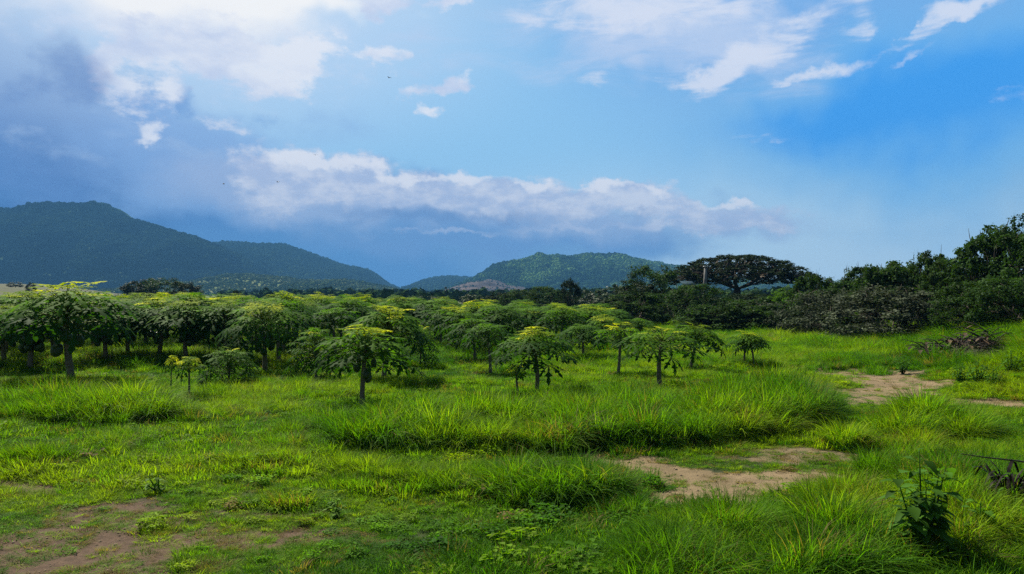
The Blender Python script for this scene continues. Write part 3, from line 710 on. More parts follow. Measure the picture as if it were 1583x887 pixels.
near = [
 # px, base, top, half width px, kind, label, fruit
 (112, 592, 434, 104, 'full', 'tall papaya tree with a broad bright yellow top and a bare pale trunk', 5),
 (47, 572, 470, 74, 'plain', 'papaya tree with a column of dark fruit, leftmost trunk in the photo', 15),
 (163, 563, 462, 66, 'tip', 'papaya tree with dark fruit just right of the tall yellow topped one', 12),
 (198, 553, 458, 60, 'plain', 'slim papaya tree, third fruiting trunk left of the small yellow sapling', 7),
 (245, 556, 458, 66, 'full', 'papaya tree whose fruit hangs in a T shape left of the small yellow sapling', 8),
 (290, 560, 460, 66, 'tip', 'papaya tree with a fat dark fruit cluster right above the small yellow sapling', 13),
 (293, 620, 546, 27, 'small', 'small thin papaya sapling with a flat yellow tuft and bare stem in the open grass', 0),
 (265, 612, 545, 14, 'small', 'tiny yellow tipped papaya shoot just left of the small sapling', 0),
 (352, 602, 532, 52, 'low', 'low bushy papaya tree whose dark crown reaches down into the grass', 0),
 (410, 577, 462, 70, 'full', 'fruiting papaya tree, left of two close trunks behind the low bushy one', 9),
 (432, 566, 456, 60, 'plain', 'thin papaya tree, right of two close trunks behind the low bushy one', 0),
 (487, 590, 500, 50, 'low', 'low drooping papaya crown just left of the yellow topped fruiting tree', 0),
 (560, 630, 497, 80, 'full', 'nearest papaya tree, yellow topped with dark trunk and few fruits, amid the grass', 5),
 (592, 592, 470, 72, 'full', 'papaya tree standing right behind the nearest yellow topped one', 2),
 (648, 572, 500, 34, 'low', 'drooping dark papaya crown at the right shoulder of the nearest yellow topped tree', 0),
 (829, 612, 502, 66, 'full', 'papaya tree with a flat bright yellow top and spoke like stalks above a small sapling', 0),
 (802, 612, 560, 24, 'small', 'small papaya sapling with dark stem under the left side of the flat yellow topped tree', 0),
 (758, 578, 494, 46, 'plain', 'dark papaya tree with pale drooping leaves left of the flat yellow topped tree', 0),
 (736, 566, 486, 48, 'plain', 'dark leafy papaya tree at the right edge of the grassy alley', 0),
 (712, 552, 474, 42, 'tip', 'papaya tree, third trunk in the file along the grassy alley', 0),
 (695, 546, 468, 40, 'full', 'papaya tree, second trunk in the file along the grassy alley', 0),
 (681, 541, 466, 38, 'plain', 'papaya tree, farthest trunk in the file along the grassy alley', 0),
 (902, 561, 497, 44, 'plain', 'papaya tree with straight trunk and no yellow, left of the two spreading ones', 0),
 (955, 583, 494, 46, 'airy', 'papaya tree with a small pale yellow tip between the straight trunk and the spreading one', 0),
 (1020, 600, 500, 70, 'airy', 'wide spreading papaya tree with thin curved stalks on a slim trunk', 0),
 (1066, 572, 496, 48, 'tip', 'papaya tree with drooping crown touching the right side of the wide spreading one', 0),
 (1149, 568, 508, 34, 'airy', 'left one of two small papaya trees standing apart in the open grass', 0),
 (1165, 570, 511, 30, 'tip', 'right one of two small papaya trees standing apart in the open grass', 0),
 (868, 548, 470, 46, 'tip', 'papaya tree with pale tips in the second row behind the flat yellow topped one', 0),
 (935, 548, 484, 40, 'full', 'papaya tree behind and left of the one with a small pale yellow tip', 0),
 (985, 540, 488, 34, 'plain', 'low papaya tree in the last row before the dark round bushes', 0),
 (745, 530, 470, 44, 'full', 'papaya tree with a bright flat yellow top at the back of the alley', 0),
 (520, 560, 470, 56, 'plain', 'dark papaya tree behind the low drooping crown', 0),
 (350, 560, 462, 62, 'tip', 'papaya tree rising behind the low bushy one', 0),
 (10, 565, 474, 66, 'tip', 'papaya tree cut by the left edge of the photo', 6),
]
pts_used = []
for (px, b, t, hw, k, lab, fr) in near:
    if k == 'low':
        x, y = on_ground(px, b)
    o = papaya(px, b, t, hw, k, lab, fr); pts_used.append((o.location.x, o.location.y))
# ordered rows receding behind the front trees
marks = [(60, 'below the leftmost slope'), (150, 'below the highest peak'), (230, 'right of the highest peak'), (320, 'below the mountain slope'), (400, 'below the falling slope'), (480, 'before the pale foothill'), (620, 'before the lower ridge'), (720, 'below the notch between the hills'),
         (810, 'below the bare brown hillock'), (900, 'below the rounded hill'), (1100, 'near the dark round bushes')]
depths = [(29, 'in the second row'), (34, 'in a middle row'), (39, 'behind the middle rows'), (45, 'in a back row'), (52, 'in the far rows'), (99, 'in the farthest row')]
kinds = [('full', 'yellow tipped'), ('plain', 'dark crowned'), ('tip', 'pale tipped')]
row = 0; y = 25.5; nfill = 0
while y < 66:
    step = 1.95 + (y - 25) * .022
    x = -.70 * y + (row % 2) * step * .5
    while x < .30 * y:
        xx = x + rnd.uniform(-.35, .35); yy = y + rnd.uniform(-.35, .35); px = CX + F * xx / yy
        ok = all((xx - a) ** 2 + (yy - b) ** 2 > 1.6 ** 2 for a, b in pts_used)
        if (yy < 30 and px > 850) or (yy < 32 and 595 < px < 735) or (yy < 29 and 440 < px < 480): ok = False
        if yy < 27.5 and 60 < px < 560: ok = ok and rnd.random() < .8
        if px > 985 or px < -60: ok = False
        if yy > 36 and px > 960: ok = False
        if ok:
            k, kn = rnd.choices(kinds, (3 if px < 560 else 2, 4, 6))[0]
            zz = gz1(xx, yy)
            topz = (2.40 + .12 * (1 - abs(px - 200) / 400)) if px < 620 else 2.40 - min(.45, (px - 620) / 600)
            topz += rnd.uniform(-.38, .16)
            if yy > 40 and px > 620: topz -= .1
            m = next(mm for lim, mm in marks if px < lim); dname = next(dd for lim, dd in depths if yy < lim)
            papaya_at(xx, yy, zz, topz - zz, rnd.uniform(1.05, 1.65), k, f'{kn} papaya tree {dname}, {m}', 8 if (yy < 33 and px < 450 and rnd.random() < .5) else 0, 'papaya trees of the orchard rows')
            pts_used.append((xx, yy)); nfill += 1
        x += step
    y += 2.6 + (y - 25) * .03; row += 1
print('papaya fill', nfill)

# ------------------------------------------------------------------ trees and bushes
def leaf_cloud(centres, radii, per, size, r, flat=1.0, shell=.55, aspect=.5):
    """leaf blades (bent quads) around clump centres"""
    nC = len(centres); n = nC * per
    c = np.repeat(np.asarray(centres), per, 0); rad = np.repeat(np.asarray(radii), per)
    v = r.normal(0, 1, (n, 3)); v /= np.linalg.norm(v, axis=1)[:, None]
    q = rad * (shell + (1 - shell) * r.random(n)) * r.random(n) ** .25
    p = c + v * q[:, None] * np.array([1, 1, flat])
    up = np.array([0, 0, 1.0]); nrm = v * .6 + up * .5 + r.normal(0, .45, (n, 3)); nrm /= np.linalg.norm(nrm, axis=1)[:, None]
    d = r.normal(0, 1, (n, 3)); d[:, 2] -= .3; d -= (d * nrm).sum(1)[:, None] * nrm; d /= np.linalg.norm(d, axis=1)[:, None]
    s = np.cross(nrm, d); L_ = size * (.55 + .9 * r.random(n)); w = L_ * aspect
    V = np.stack([p - d * (L_ * .5)[:, None], p + s * (w * .5)[:, None] + nrm * (L_ * .08)[:, None], p + d * (L_ * .5)[:, None] - nrm * (L_ * .1)[:, None], p - s * (w * .5)[:, None] + nrm * (L_ * .08)[:, None]], 1)
    clump = np.repeat(r.random(nC), per); bt = np.clip(.55 * clump + .45 * r.random(n), 0, 1)
    return V.reshape(-1, 3), np.arange(n * 4).reshape(n, 4), np.repeat(bt, 4)
def make_tree(seed, H=1.0, W=1.0, base=.1, nclump=90, per=70, cr=.13, leaf=.035, mat='bush', flat=.8, form='dome', trunk_r=.02, twigs=0, aspect=.5, shell=.4):
    """unit tree: height H, crown width W"""
    r = np.random.default_rng(seed); cen = []; rad = []
    lob = [(r.random() * 6.28, .55 + .45 * r.random()) for _ in range(7)]
    while len(cen) < nclump:
        a = r.random() * 6.28; u = r.random()
        lump = max(l[1] * max(0, math.cos(a - l[0])) ** 2 for l in lob) * .35 + .75
        if form == 'dome':
            zz = base + (1 - base) * u; f = math.sqrt(max(0, 1 - ((u - .38) / .66) ** 2)); q = (.35 + .65 * r.random() ** .5) * f * lump * .5 * W; c = (q * math.cos(a), q * math.sin(a), zz * H * (.86 + .16 * r.random()))
        elif form == 'umbrella':
            q = r.random() ** .55 * .5 * W * (lump * .35 + .68); t_ = q / (.5 * W); hi = 1 - .40 * t_ ** 2.2; lo = .47 - .03 * t_
            zz = lo + (hi - lo) * (1 - r.random() ** 1.8) ; c = (q * math.cos(a), q * math.sin(a), zz * H)
        else:  # spray: upright stems
            zz = base + (1 - base) * u ** .8; q = (.15 + .85 * r.random() ** .6) * (.30 + .25 * u) * W * lump; c = (q * math.cos(a), q * math.sin(a), zz * H)
        cen.append(c); rad.append(cr * (.6 + .8 * r.random()))
    V, Qd, bt = leaf_cloud(cen, rad, per, leaf, r, flat, shell, aspect)
    mb = MB(); mb.add(V, Qd, bt); lm = mb.mesh('foliage', M[mat], False)
    tb = MB(); cen_s = sorted(cen, key=lambda c: c[2])
    fork = Vector((0, 0, H * (.35 if form == 'umbrella' else .18))); tb.tube([(0, 0, -.04 * H), tuple(fork * .5 + Vector((.01, 0, 0))), tuple(fork)], [trunk_r * 1.3, trunk_r * 1.05, trunk_r], 7)
    mains = []
    for i in range(7 if form != 'umbrella' else 9):
        a = i * 6.28 / (7 if form != 'umbrella' else 9) + r.normal(0, .25); rr = W * (.18 if form != 'umbrella' else .26); e = Vector((rr * math.cos(a), rr * math.sin(a), H * (.5 if form != 'umbrella' else .62) * (1 + r.normal(0, .08))))
        mid = fork.lerp(e, .5) + Vector((r.normal(0, .02), r.normal(0, .02), -.03 * H)); tb.tube([tuple(fork), tuple(mid), tuple(e)], [trunk_r * .75, trunk_r * .55, trunk_r * .4], 5); mains.append(e); mains.append(mid)
    for c in cen[::2]:
        c = Vector(c); m = min(mains, key=lambda q: (q - c).length); md = m.lerp(c, .5) + Vector((r.normal(0, .02), r.normal(0, .02), -.02))
        tb.tube([tuple(m), tuple(md), tuple(c)], [trunk_r * .32, trunk_r * .22, trunk_r * .08], 4)
    for i in range(twigs):
        c = Vector(cen_s[-1 - int(r.random() * nclump * .4)]); d = Vector((r.normal(0, .4), r.normal(0, .4), 1)).normalized() * (.10 + .10 * r.random())
        tb.tube([tuple(c), tuple(c + d * .5 + Vector((.01, 0, 0))), tuple(c + d)], [.005, .004, .0015], 4)
    return {'branches': tb.mesh('branches', M['bark']), 'foliage': lm}
TV = {
 'bush': [make_tree(s, nclump=110, per=95, leaf=.034, mat='bush', cr=.12, trunk_r=.018, twigs=6) for s in (201, 202, 203)],
 'leafy': [make_tree(s, nclump=100, per=85, leaf=.045, mat='bush', cr=.11, base=.05, trunk_r=.02, twigs=10, aspect=.55) for s in (211, 212, 213)],
 'fresh': [make_tree(s, nclump=90, per=60, leaf=.045, mat='bush2', cr=.11, base=.05, trunk_r=.015, twigs=8) for s in (221, 222)],
 'dark': [make_tree(s, nclump=90, per=70, leaf=.05, mat='darktree', cr=.13, trunk_r=.022) for s in (231, 232)],
 'grey': [make_tree(s, nclump=120, per=80, leaf=.032, mat='grey', cr=.13, base=.0, trunk_r=.010, form='dome', twigs=14, aspect=.6) for s in (241, 242)],
 'sparse': [make_tree(s, nclump=26, per=26, leaf=.05, mat='dark' if False else 'bush', cr=.08, base=.3, trunk_r=.016, form='spray', twigs=12) for s in (251, 252)],
 'umbrella': [make_tree(261, W=1.0, nclump=900, per=50, leaf=.019, mat='darktree', cr=.032, flat=1.0, form='umbrella', trunk_r=.022, shell=.1)],
 'far': [make_tree(s, nclump=60, per=40, leaf=.075, mat='far', cr=.14, trunk_r=.02) for s in (271, 272)],
}
tcnt = {}
def tree(px, top, wpx, d, kind, label, cat='bush', name='bush', group=None, base_z=None, stretch=1.0, v=None):
    x = (px - CX) / F * d; z = gz1(x, d); topz = EYE + (HY - top) / F * d; H = topz - z; W = wpx / F * d
    i = tcnt.get(kind, 0) if v is None else v; tcnt[kind] = i + 1; ms = TV[kind][i % len(TV[kind])]
    o = link(name, None, None, (x, d, z - .05), rnd.random() * 6.28, (W, W * stretch, H + .05)); tag(o, label, cat, group)
    if W > H * 1.0 and kind in ('bush', 'leafy', 'fresh', 'grey', 'dark') : pass
    for k, me in ms.items(): link('trunk' if k == 'branches' and cat == 'tree' else ('stems' if k == 'branches' else ('crown' if cat == 'tree' else 'foliage')), me, o)
    return o
G1 = 'trees and bushes at the far edge of the field'
T = [
 (770, 452, 46, 105, 'dark', 'low dark bush at the foot of the bare brown hillock', 'bush', 'bush'),
 (800, 448, 60, 100, 'bush', 'dark bush under the right slope of the bare brown hillock', 'bush', 'bush'),
 (838, 441, 54, 95, 'bush', 'rounded dark tree left of the tallest dark one before the rounded hill', 'tree', 'round_tree'),
 (879, 433, 42, 88, 'dark', 'tallest narrow dark tree before the rounded hill', 'tree', 'dark_tree'),
 (915, 446, 60, 120, 'far', 'dull grey green tree between the narrow dark tree and the thicket', 'tree', 'pale_tree'),
 (955, 440, 80, 130, 'far', 'broad dull tree at the left foot of the thicket', 'tree', 'pale_tree'),
 (1008, 413, 76, 85, 'bush', 'domed dark green tree left of the umbrella shaped one', 'tree', 'round_tree'),
 (985, 440, 70, 66, 'dark', 'dark bushy tree below the domed one', 'tree', 'dark_tree'),
 (980, 456, 78, 55, 'leafy', 'dark round bush beside the last papaya trees', 'bush', 'bush'),
 (1035, 452, 60, 60, 'bush', 'dark bush between two round ones at the end of the orchard', 'bush', 'bush'),
 (1078, 441, 86, 56, 'bush', 'big round green bush below the pale concrete post', 'bush', 'round_bush'),
 (1138, 458, 76, 60, 'dark', 'dark scrubby bush under the umbrella shaped tree', 'bush', 'bush'),
 (1180, 452, 80, 58, 'leafy', 'leafy bush under the right half of the umbrella shaped tree', 'bush', 'bush'),
 (1222, 438, 64, 55, 'fresh', 'lighter green bush at the right end of the umbrella shaped tree', 'bush', 'green_bush'),
 (1255, 428, 56, 50, 'leafy', 'leafy bush with ragged top right of the umbrella shaped tree', 'bush', 'bush'),
 (1290, 432, 60, 50, 'bush', 'dull dark bush below the bare spiky sapling', 'bush', 'bush'),
 (1120, 478, 60, 50, 'grey', 'small grey leaved shrub behind the pair of small papaya trees', 'bush', 'grey_shrub'),
 (1170, 480, 76, 48, 'grey', 'grey dry leaved shrub at the top of the bright grass', 'bush', 'grey_shrub'),
 (1225, 470, 70, 46, 'grey', 'dark grey shrub between the grass and the green bushes', 'bush', 'grey_shrub'),
 (1282, 450, 100, 42, 'grey', 'tall grey leaved shrub left of the small bright green one', 'bush', 'grey_shrub'),
 (1315, 482, 42, 37, 'fresh', 'small bright green shrub tucked between two grey ones', 'bush', 'green_bush'),
 (1380, 450, 150, 34.5, 'grey', 'largest grey leaved shrub spilling over the grassy bank', 'bush', 'grey_shrub'),
 (1455, 462, 100, 33, 'grey', 'grey leaved shrub right of the largest one', 'bush', 'grey_shrub'),
 (1330, 418, 70, 43, 'leafy', 'leafy bush with a flat top behind the largest grey shrub', 'bush', 'bush'),
 (1372, 408, 80, 40, 'leafy', 'dark bush with dense rounded leaves above the largest grey shrub', 'bush', 'bush'),
 (1436, 393, 60, 38.5, 'leafy', 'tree whose rounded head stands up before the higher trees at right', 'tree', 'round_tree'),
 (1412, 420, 80, 39, 'bush', 'dark bush filling the dip left of the rounded tree head', 'bush', 'bush'),
 (1480, 400, 80, 36, 'bush', 'dark tree right of the rounded tree head', 'tree', 'dark_tree'),
 (1512, 378, 96, 35, 'leafy', 'tree rising toward the top of the thicket', 'tree', 'round_tree'),
 (1556, 352, 110, 33, 'leafy', 'tall dark tree next to the right edge of the photo', 'tree', 'tall_tree'),
 (1610, 335, 120, 31, 'bush', 'tallest tree cut by the right edge of the photo', 'tree', 'tall_tree'),
 (1505, 440, 100, 30.5, 'bush', 'dark undergrowth bush above the brown brush heap', 'bush', 'bush'),
 (1575, 430, 110, 28.5, 'bush', 'dark bush beside the black trunk at the right edge', 'bush', 'bush'),
 (1720, 340, 150, 33, 'leafy', 'tree outside the right edge of the view', 'tree', 'tall_tree'),
 (1309, 416, 18, 44, 'sparse', 'thin spiky sapling standing out against the sky above the grey shrubs', 'tree', 'sapling'),
 (1262, 416, 30, 47, 'sparse', 'ragged sapling poking above the bushes right of the umbrella shaped tree', 'tree', 'sapling'),
 (1418, 396, 12, 39, 'sparse', 'very thin sapling tip left of the rounded tree head', 'tree', 'sapling'),
 (1345, 408, 26, 42, 'sparse', 'loose leafy sapling at the left end of the flat topped bush', 'tree', 'sapling'),
 (1572, 342, 20, 33, 'sparse', 'twiggy shoot at the very top of the trees at right', 'tree', 'sapling'),
 (1238, 424, 40, 60, 'sparse', 'thin tree between the umbrella shaped one and the ragged sapling', 'tree', 'sapling'),
 (215, 434, 60, 150, 'dark', 'dark bush at the left end of the mound before the mountain', 'bush', 'bush'),
 (250, 429, 80, 152, 'bush', 'highest dark bush of the mound before the mountain', 'bush', 'bush'),
 (290, 438, 50, 148, 'dark', 'dark bush at the right end of the mound before the mountain', 'bush', 'bush'),
 (48, 437, 17, 240, 'dark', 'lone dark tree on the pale field at left', 'tree', 'dark_tree'),
 (24, 435, 22, 330, 'far', 'dark tree on the far rim of the pale field', 'tree', 'dark_tree'),
 (365, 449, 18, 120, 'dark', 'small dark tree top just above the papaya crowns', 'tree', 'dark_tree'),
 (730, 455, 40, 140, 'far', 'small hazy tree right of the thin mast', 'tree', 'pale_tree'),
 (660, 456, 44, 140, 'far', 'small hazy tree left of the thin mast', 'tree', 'pale_tree'),
 (860, 450, 60, 92, 'leafy', 'bush at the foot of the narrow dark tree', 'bush', 'bush'),
]
THK = lambda px: px > 960
T = [(px, top + (12 if 1100 < px < 1245 else 0) - (4 if THK(px) and k != 'sparse' and w > 50 else 0), w * (1.3 if THK(px) and k != 'sparse' else 1), d * (.93 if THK(px) and 1100 < px < 1300 else 1), k, lab, cat, nm) for (px, top, w, d, k, lab, cat, nm) in T]
for (px, top, w, d, k, lab, cat, nm) in T: tree(px, top, w, d, k, lab, cat, nm, G1)
tree(1140, 394, 232, 92, 'umbrella', 'large flat topped umbrella shaped tree with dark crown and sky showing through', 'tree', 'umbrella_tree')
# dark low tree line behind, still single trees
for i in range(22):
    px = 1095 + i * 22 + rnd.uniform(-8, 8); d = 46 - .020 * (px - 1095) + rnd.uniform(-1, 2.5)
    m = 'under the umbrella shaped tree' if px < 1240 else 'behind the largest grey shrub' if px < 1400 else 'below the higher trees at right'
    k = ['leafy', 'bush', 'dark', 'leafy', 'grey'][i % 5]
    tree(px, rnd.uniform(466, 476) if px < 1245 else rnd.uniform(446, 466) if px < 1300 else rnd.uniform(428, 450), rnd.uniform(90, 125), d, k, {'leafy': 'leafy green', 'bush': 'dense dark green', 'dark': 'blackish green', 'grey': 'grey leaved'}[k] + f' bush filling the thicket {m}', 'bush', 'bush', G1)
for i in range(26):
    px = 960 + i * 26 + rnd.uniform(-9, 9); d = rnd.uniform(62, 90)
    m = 'behind the domed dark tree' if px < 1040 else 'under the umbrella shaped tree' if px < 1240 else 'behind the grey shrubs' if px < 1400 else 'behind the trees at right'
    tree(px, rnd.uniform(454, 464) if px < 1245 else rnd.uniform(436, 448) if px < 1300 else rnd.uniform(418, 432), rnd.uniform(80, 110), d, 'dark' if i % 2 else 'bush', ('round' if i % 2 else 'ragged') + f' dark bush in the thicket {m}', 'bush', 'bush', G1)

# copies that would read alike say which of them they are
by = {}
for o in sc.objects:
    if o.parent is None and 'label' in o: by.setdefault(o['label'], []).append(o)
ORD = {2: ['left', 'right'], 3: ['leftmost', 'middle', 'rightmost'], 4: ['leftmost', 'second from left', 'third from left', 'rightmost'], 5: ['leftmost', 'second from left', 'middle', 'fourth from left', 'rightmost'],
       6: ['leftmost', 'second from left', 'third from left', 'third from right', 'second from right', 'rightmost']}
for lab, os_ in by.items():
    if 2 <= len(os_) <= 6:
        if len(lab.split()) > 12: lab = ' '.join(lab.split()).replace(' of the', '').replace('the ', '')
        os_.sort(key=lambda q: q.location.x / q.location.y)
        for w_, q in zip(ORD[len(os_)], os_): q['label'] = f'{w_} {lab}'
# ------------------------------------------------------------------ posts, shed, mast
def pt(px, d): return ((px - CX) / F * d)
x = pt(1090, 84); z = gz1(x, 84)
o = link('concrete_post', None, None, (x, 84, z)); tag(o, 'pale tapered concrete post with a white cap in front of the umbrella shaped tree', 'post')
h = EYE + (HY - 411) / F * 84 - z
mb = MB(); mb.tube([(0, 0, -.3), (0, 0, h * .6), (.08, 0, h - .15)], [.26, .21, .17], 8); link('shaft', mb.mesh('shaft', M['concrete'], False), o)
mb = MB(); mb.box((.1, 0, h - .05), (.5, .45, .09)); link('cap', mb.mesh('cap', M['white'], False), o)
x = pt(1063, 80); z = gz1(x, 80); o = link('shed', None, None, (x, 80, z)); tag(o, 'small shed with a pale blue roof half hidden in the thicket', 'shed')
h = EYE + (HY - 435) / F * 80 - z
mb = MB(); mb.box((0, 0, (h - .4) / 2), (1.0, 1.6, h - .4)); link('wall', mb.mesh('wall', M['bark'], False), o)
mb = MB(); mb.add([(-.62, -.9, h - .42), (.62, -.9, h - .42), (.62, .9, h), (-.62, .9, h), (-.62, -.9, h - .36), (.62, -.9, h - .36), (.62, .9, h + .06), (-.62, .9, h + .06)], [(0, 3, 2, 1), (4, 5, 6, 7), (0, 1, 5, 4), (1, 2, 6, 5), (2, 3, 7, 6), (3, 0, 4, 7)])
link('roof', mb.mesh('roof', M['blue_roof'], False), o)
x = pt(689, 380); z = gz1(x, 380); o = link('mast', None, None, (x, 380, z)); tag(o, 'thin white mast with a dark top beyond the orchard, before the far blue hill', 'mast')
h = EYE + (HY - 446) / F * 380 - z
mb = MB(); mb.tube([(0, 0, -.3), (0, 0, h)], [.34, .28], 8); link('pole', mb.mesh('pole', M['white'], False), o)
mb = MB(); mb.tube([(0, 0, h), (0, 0, h + .9)], [.6, .6], 10); link('tank', mb.mesh('tank', M['tank'], False), o)

# ------------------------------------------------------------------ close plants on the right
def ovate(mb, p, d, L_, W_, a, droop=.25):
    d = Vector(d).normalized(); s = d.cross(Vector((0, 0, 1)))
    if s.length < .1: s = Vector((1, 0, 0))
    s.normalize(); up = s.cross(d); p = Vector(p); V = []
    pr = ((0, .05), (.12, .75), (.32, 1), (.55, .82), (.78, .45), (1, .02))
    for t, w in pr:
        c = p + d * (L_ * t) - Vector((0, 0, 1)) * (droop * L_ * t * t)
        V += [c + s * (W_ * w * .5) + up * (W_ * w * .14), c, c - s * (W_ * w * .5) + up * (W_ * w * .14)]
    Qs = []
    for k in range(len(pr) - 1):
        b = k * 3; Qs += [(b, b + 3, b + 4, b + 1), (b + 1, b + 4, b + 5, b + 2)]
    mb.add([tuple(v) for v in V], Qs, a)
def broadleaf(seed, H, stems, nleaf, L_, spread, mk='weed'):
    r = random.Random(seed); lv, st_ = MB(), MB()
    for s in range(stems):
        a = r.random() * 6.28; ln = spread * r.uniform(.1, 1) if s else .03; h = H * (r.uniform(.55, .95) if s else 1)
        pts = [(0.03 * math.cos(a), .03 * math.sin(a), -.03)] + [(ln * math.cos(a) * t, ln * math.sin(a) * t, h * t) for t in (.35, .7, 1)]
        st_.tube(pts, [.012, .009, .007, .004], 5)
        for i in range(nleaf):
            t = .18 + .82 * (i + .5) / nleaf; b = i * 2.4 + r.uniform(-.4, .4); p = Vector((ln * math.cos(a) * t, ln * math.sin(a) * t, h * t))
            e = r.uniform(-.15, .55); d = Vector((math.cos(b) * math.cos(e), math.sin(b) * math.cos(e), math.sin(e))); q = p + d * (L_ * .45) * r.uniform(.5, 1)
            st_.tube([tuple(p), tuple(q)], .003, 4); k = (1.15 - .5 * t) * r.uniform(.6, 1.15)
            ovate(lv, q, d + Vector((0, 0, -.25)), L_ * k, L_ * .72 * k, r.random(), r.uniform(.1, .5))
    return {'stems': st_.mesh('stems', M['weed']), 'leaves': lv.mesh('leaves', M[mk])}
def plant(px, base, ms, label, name, cat, scale=1, group=None):
    x, y = on_ground(px, base); o = link(name, None, None, (x, y, gz1(x, y)), rnd.random() * 6, scale); tag(o, label, cat, group)
    for k, me in ms.items(): link(k, me, o)
    return o
plant(1425, 868, broadleaf(5, 1.0, 8, 20, .20, .30), 'tall dark green plant with broad oval leaves at the lower right of the field', 'broad_leaved_plant', 'plant')
plant(1515, 850, broadleaf(6, .45, 6, 9, .17, .32), 'low broad leaved plant right of the tall one, under the dark withered clump', 'broad_leaved_plant', 'plant')
bank_w = broadleaf(8, .7, 12, 10, .13, .55)
bl = ['leafy weed on the bank below the brown brush heap', 'leafy weed at the track end of the bank', 'leafy weed on the bank by the right edge of the photo', 'leafy weed lowest on the bank beside the tall grass tuft', 'dark leafy weed on the grass slope below the largest grey shrub']
for (px, b, s), lab in zip([(1510, 600, 1.0), (1482, 594, .8), (1562, 603, 1.0), (1535, 610, .8), (1395, 578, .8)], bl): plant(px, b, bank_w, lab, 'bank_weed', 'plant', s, 'leafy weeds on the bank')
wd = broadleaf(12, .22, 4, 7, .09, .14, 'weed2')
for (px, b, s), lab in zip([(247, 762, 1.1), (735, 832, .8), (520, 800, .9), (1010, 842, 1)], ['pale upright leafed weed standing alone in the thin grass at left', 'little broad leaved weed in the short grass at the bottom', 'little broad leaved weed between short grass and bare soil', 'little broad leaved weed below the sandy patch']):
    plant(px, b, wd, lab, 'small_weed', 'plant', s, 'small broad leaved weeds')
# withered clump
def withered():
    r = random.Random(3); lv, gl = MB(), MB()
    for i in range(70):
        a = r.random() * 6.28; L_ = r.uniform(.35, .75); h = r.uniform(.28, .62); w = r.uniform(.018, .04); V = []; tgt = lv if i % 6 else gl
        d = Vector((math.cos(a), math.sin(a), 0)); s = Vector((-math.sin(a), math.cos(a), 0)); p0 = Vector((r.uniform(-.12, .12), r.uniform(-.1, .1), 0)); n = 7
        for k in range(n + 1):
            t = k / n; c = p0 + d * (L_ * .75 * (t ** 1.1)) + Vector((0, 0, h * 4 * t * (1 - t) * (.9) * (1 - .25 * t) + .01)); ww = w * (1 - t ** 2 * .9) * .5
            V += [c + s * ww, c - s * ww]
        tgt.add([tuple(v) for v in V], [(2 * k, 2 * k + 1, 2 * k + 3, 2 * k + 2) for k in range(n)], r.random())
    return {'withered_leaves': lv.mesh('withered_leaves', M['dead']), 'green_leaves': gl.mesh('green_leaves', M['weed'])}
plant(1562, 800, withered(), 'dark withered clump of arching strap leaves at the lower right edge', 'withered_plant', 'plant', 1.15)
# thorny branch lying over the grass
x0 = pt(1484, 7.9); mb = MB(); th = MB()
P_ = [(x0, 7.9, .745), (x0 + .28, 7.93, .70), (x0 + .62, 7.95, .66), (x0 + 1.0, 8.0, .60), (x0 + 1.5, 8.1, .50), (x0 + 2.2, 8.2, .30), (x0 + 2.9, 8.3, .02)]
mb.tube(P_, [.004, .007, .009, .011, .013, .016, .020], 6)
for i in range(60):
    t = i / 60 * 5.6; k = int(t); p = Vector(P_[k]).lerp(Vector(P_[k + 1]), t - k); a = rnd.random() * 6.28; d = Vector((.3, math.cos(a), math.sin(a))) * .028
    th.tube([tuple(p), tuple(p + d)], [.003, .0006], 4)
o = link('thorny_branch', mb.mesh('branch', M['twig'])); tag(o, 'thin dark thorny branch leaning over the grass at the right edge', 'branch'); link('thorns', th.mesh('thorns', M['twig']), o)
# brush heap on the bank
def heap():
    r = random.Random(9); tw, lv = MB(), MB()
    for i in range(230):
        a = r.random() * 6.28; q = r.random() ** .6; c = Vector((q * 1.25 * math.cos(a), q * .7 * math.sin(a), (1 - q) * .42 * r.random() + .03)); b = r.random() * 6.28
        d = Vector((math.cos(b), math.sin(b) * .6, r.uniform(-.25, .4))) * r.uniform(.25, .6); m = c + d * .5 + Vector((0, 0, .05))
        tw.tube([tuple(c), tuple(m), tuple(c + d)], [.012, .009, .003], 4)
        if i % 2: ovate(lv, c + d * .6, (r.uniform(-1, 1), r.uniform(-1, 1), -.2), .16, .08, r.random())
    return {'twigs': tw.mesh('twigs', M['twig']), 'dead_leaves': lv.mesh('dead_leaves', M['dry'])}
plant(1515, 545, heap(), 'low heap of dry brown brush lying on the grassy bank', 'brush_heap', 'brush', 1.7)
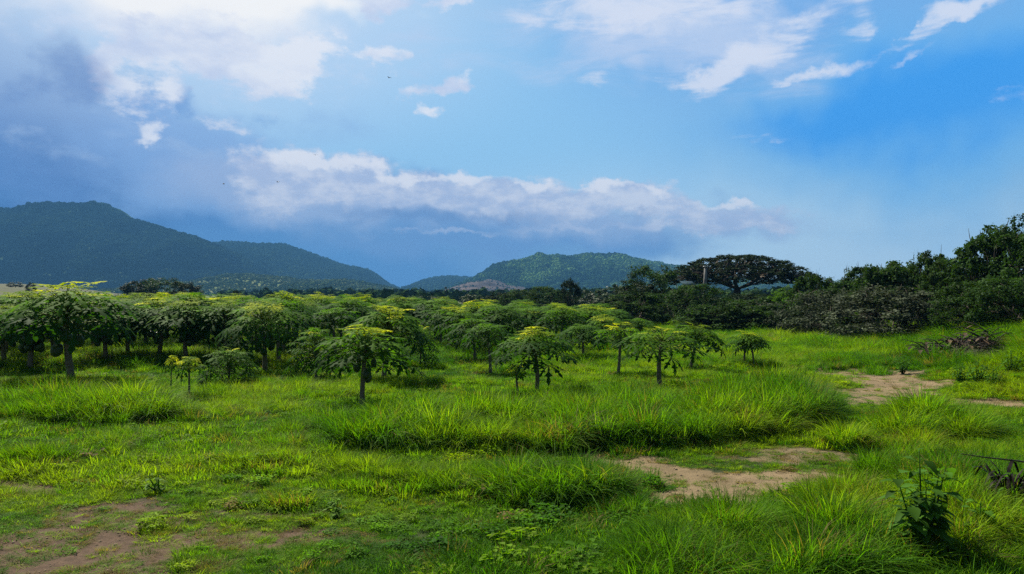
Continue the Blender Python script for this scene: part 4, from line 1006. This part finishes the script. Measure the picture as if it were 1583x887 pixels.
# black trunk at the edge
x, y = on_ground(1581, 520); o = link('old_tree', None, None, (x, y + 1.0, gz1(x, y + 1))); tag(o, 'black tree trunk at the right edge beside the brush heap', 'tree')
mb = MB(); mb.tube([(0, 0, -.2), (.03, 0, .6), (-.04, 0, 1.5), (.1, 0, 3.0)], [.17, .13, .11, .08], 9); mb.tube([(-.04, 0, 1.4), (-.4, .1, 2.2), (-.9, .1, 2.8)], [.07, .05, .03], 6)
link('trunk', mb.mesh('trunk', M['bark']), o)
for k, me in TV['bush'][1].items():
    if k == 'foliage': c = link('crown', me, o); c.location = (0, 0, 2.0); c.scale = (3.0, 2.6, 1.6)

# ------------------------------------------------------------------ birds
def bird_mesh():
    mb = MB(); mb.ball((0, 0, 0), (.07, .20, .06), 8, 6); mb.ball((0, .21, .02), (.04, .06, .04), 6, 5)
    mb.add([(-.02, -.16, 0), (.02, -.16, 0), (.06, -.34, .01), (-.06, -.34, .01)], [(0, 1, 2, 3)])
    for s in (-1, 1):
        V = [(s * .04, .10, .03), (s * .04, -.08, .03), (s * .30, -.06, .14), (s * .30, .12, .15), (s * .62, -.10, .08), (s * .60, .03, .09)]
        mb.add(V, [(0, 1, 2, 3), (3, 2, 4, 5)])
    return mb.mesh('bird', M['black'])
bm_ = bird_mesh()
for px, py, d, lab in [(601, 119, 120, 'tiny black bird alone in the blue below the small white clouds'), (345, 284, 130, 'tiny black bird before the left end of the long cloud'), (429, 281, 125, 'tiny black bird before the white part of the long cloud'), (487, 239, 150, 'tiny bird at the upper edge of the long cloud')]:
    o = link('bird', bm_, None, (pt(px, d), d, EYE + (HY - py) / F * d), rnd.random() * 6, .85); tag(o, lab, 'bird', 'birds in the sky')

# ------------------------------------------------------------------ haze
mb = MB(); mb.box((0, 1955, 160), (8100, 4270, 340)); 
hm, g, out = new_mat('haze'); pv = g.new('ShaderNodeVolumePrincipled'); pv.inputs['Color'].default_value = (.13, .38, .74, 1); pv.inputs['Density'].default_value = .00018
pv.inputs['Anisotropy'].default_value = 0.0
g.l.new(pv.outputs[0], out.inputs['Volume'])
hz = link('haze', mb.mesh('haze', hm, False)); tag(hz, 'thin blue haze in the air before the hills', 'haze', kind='stuff')
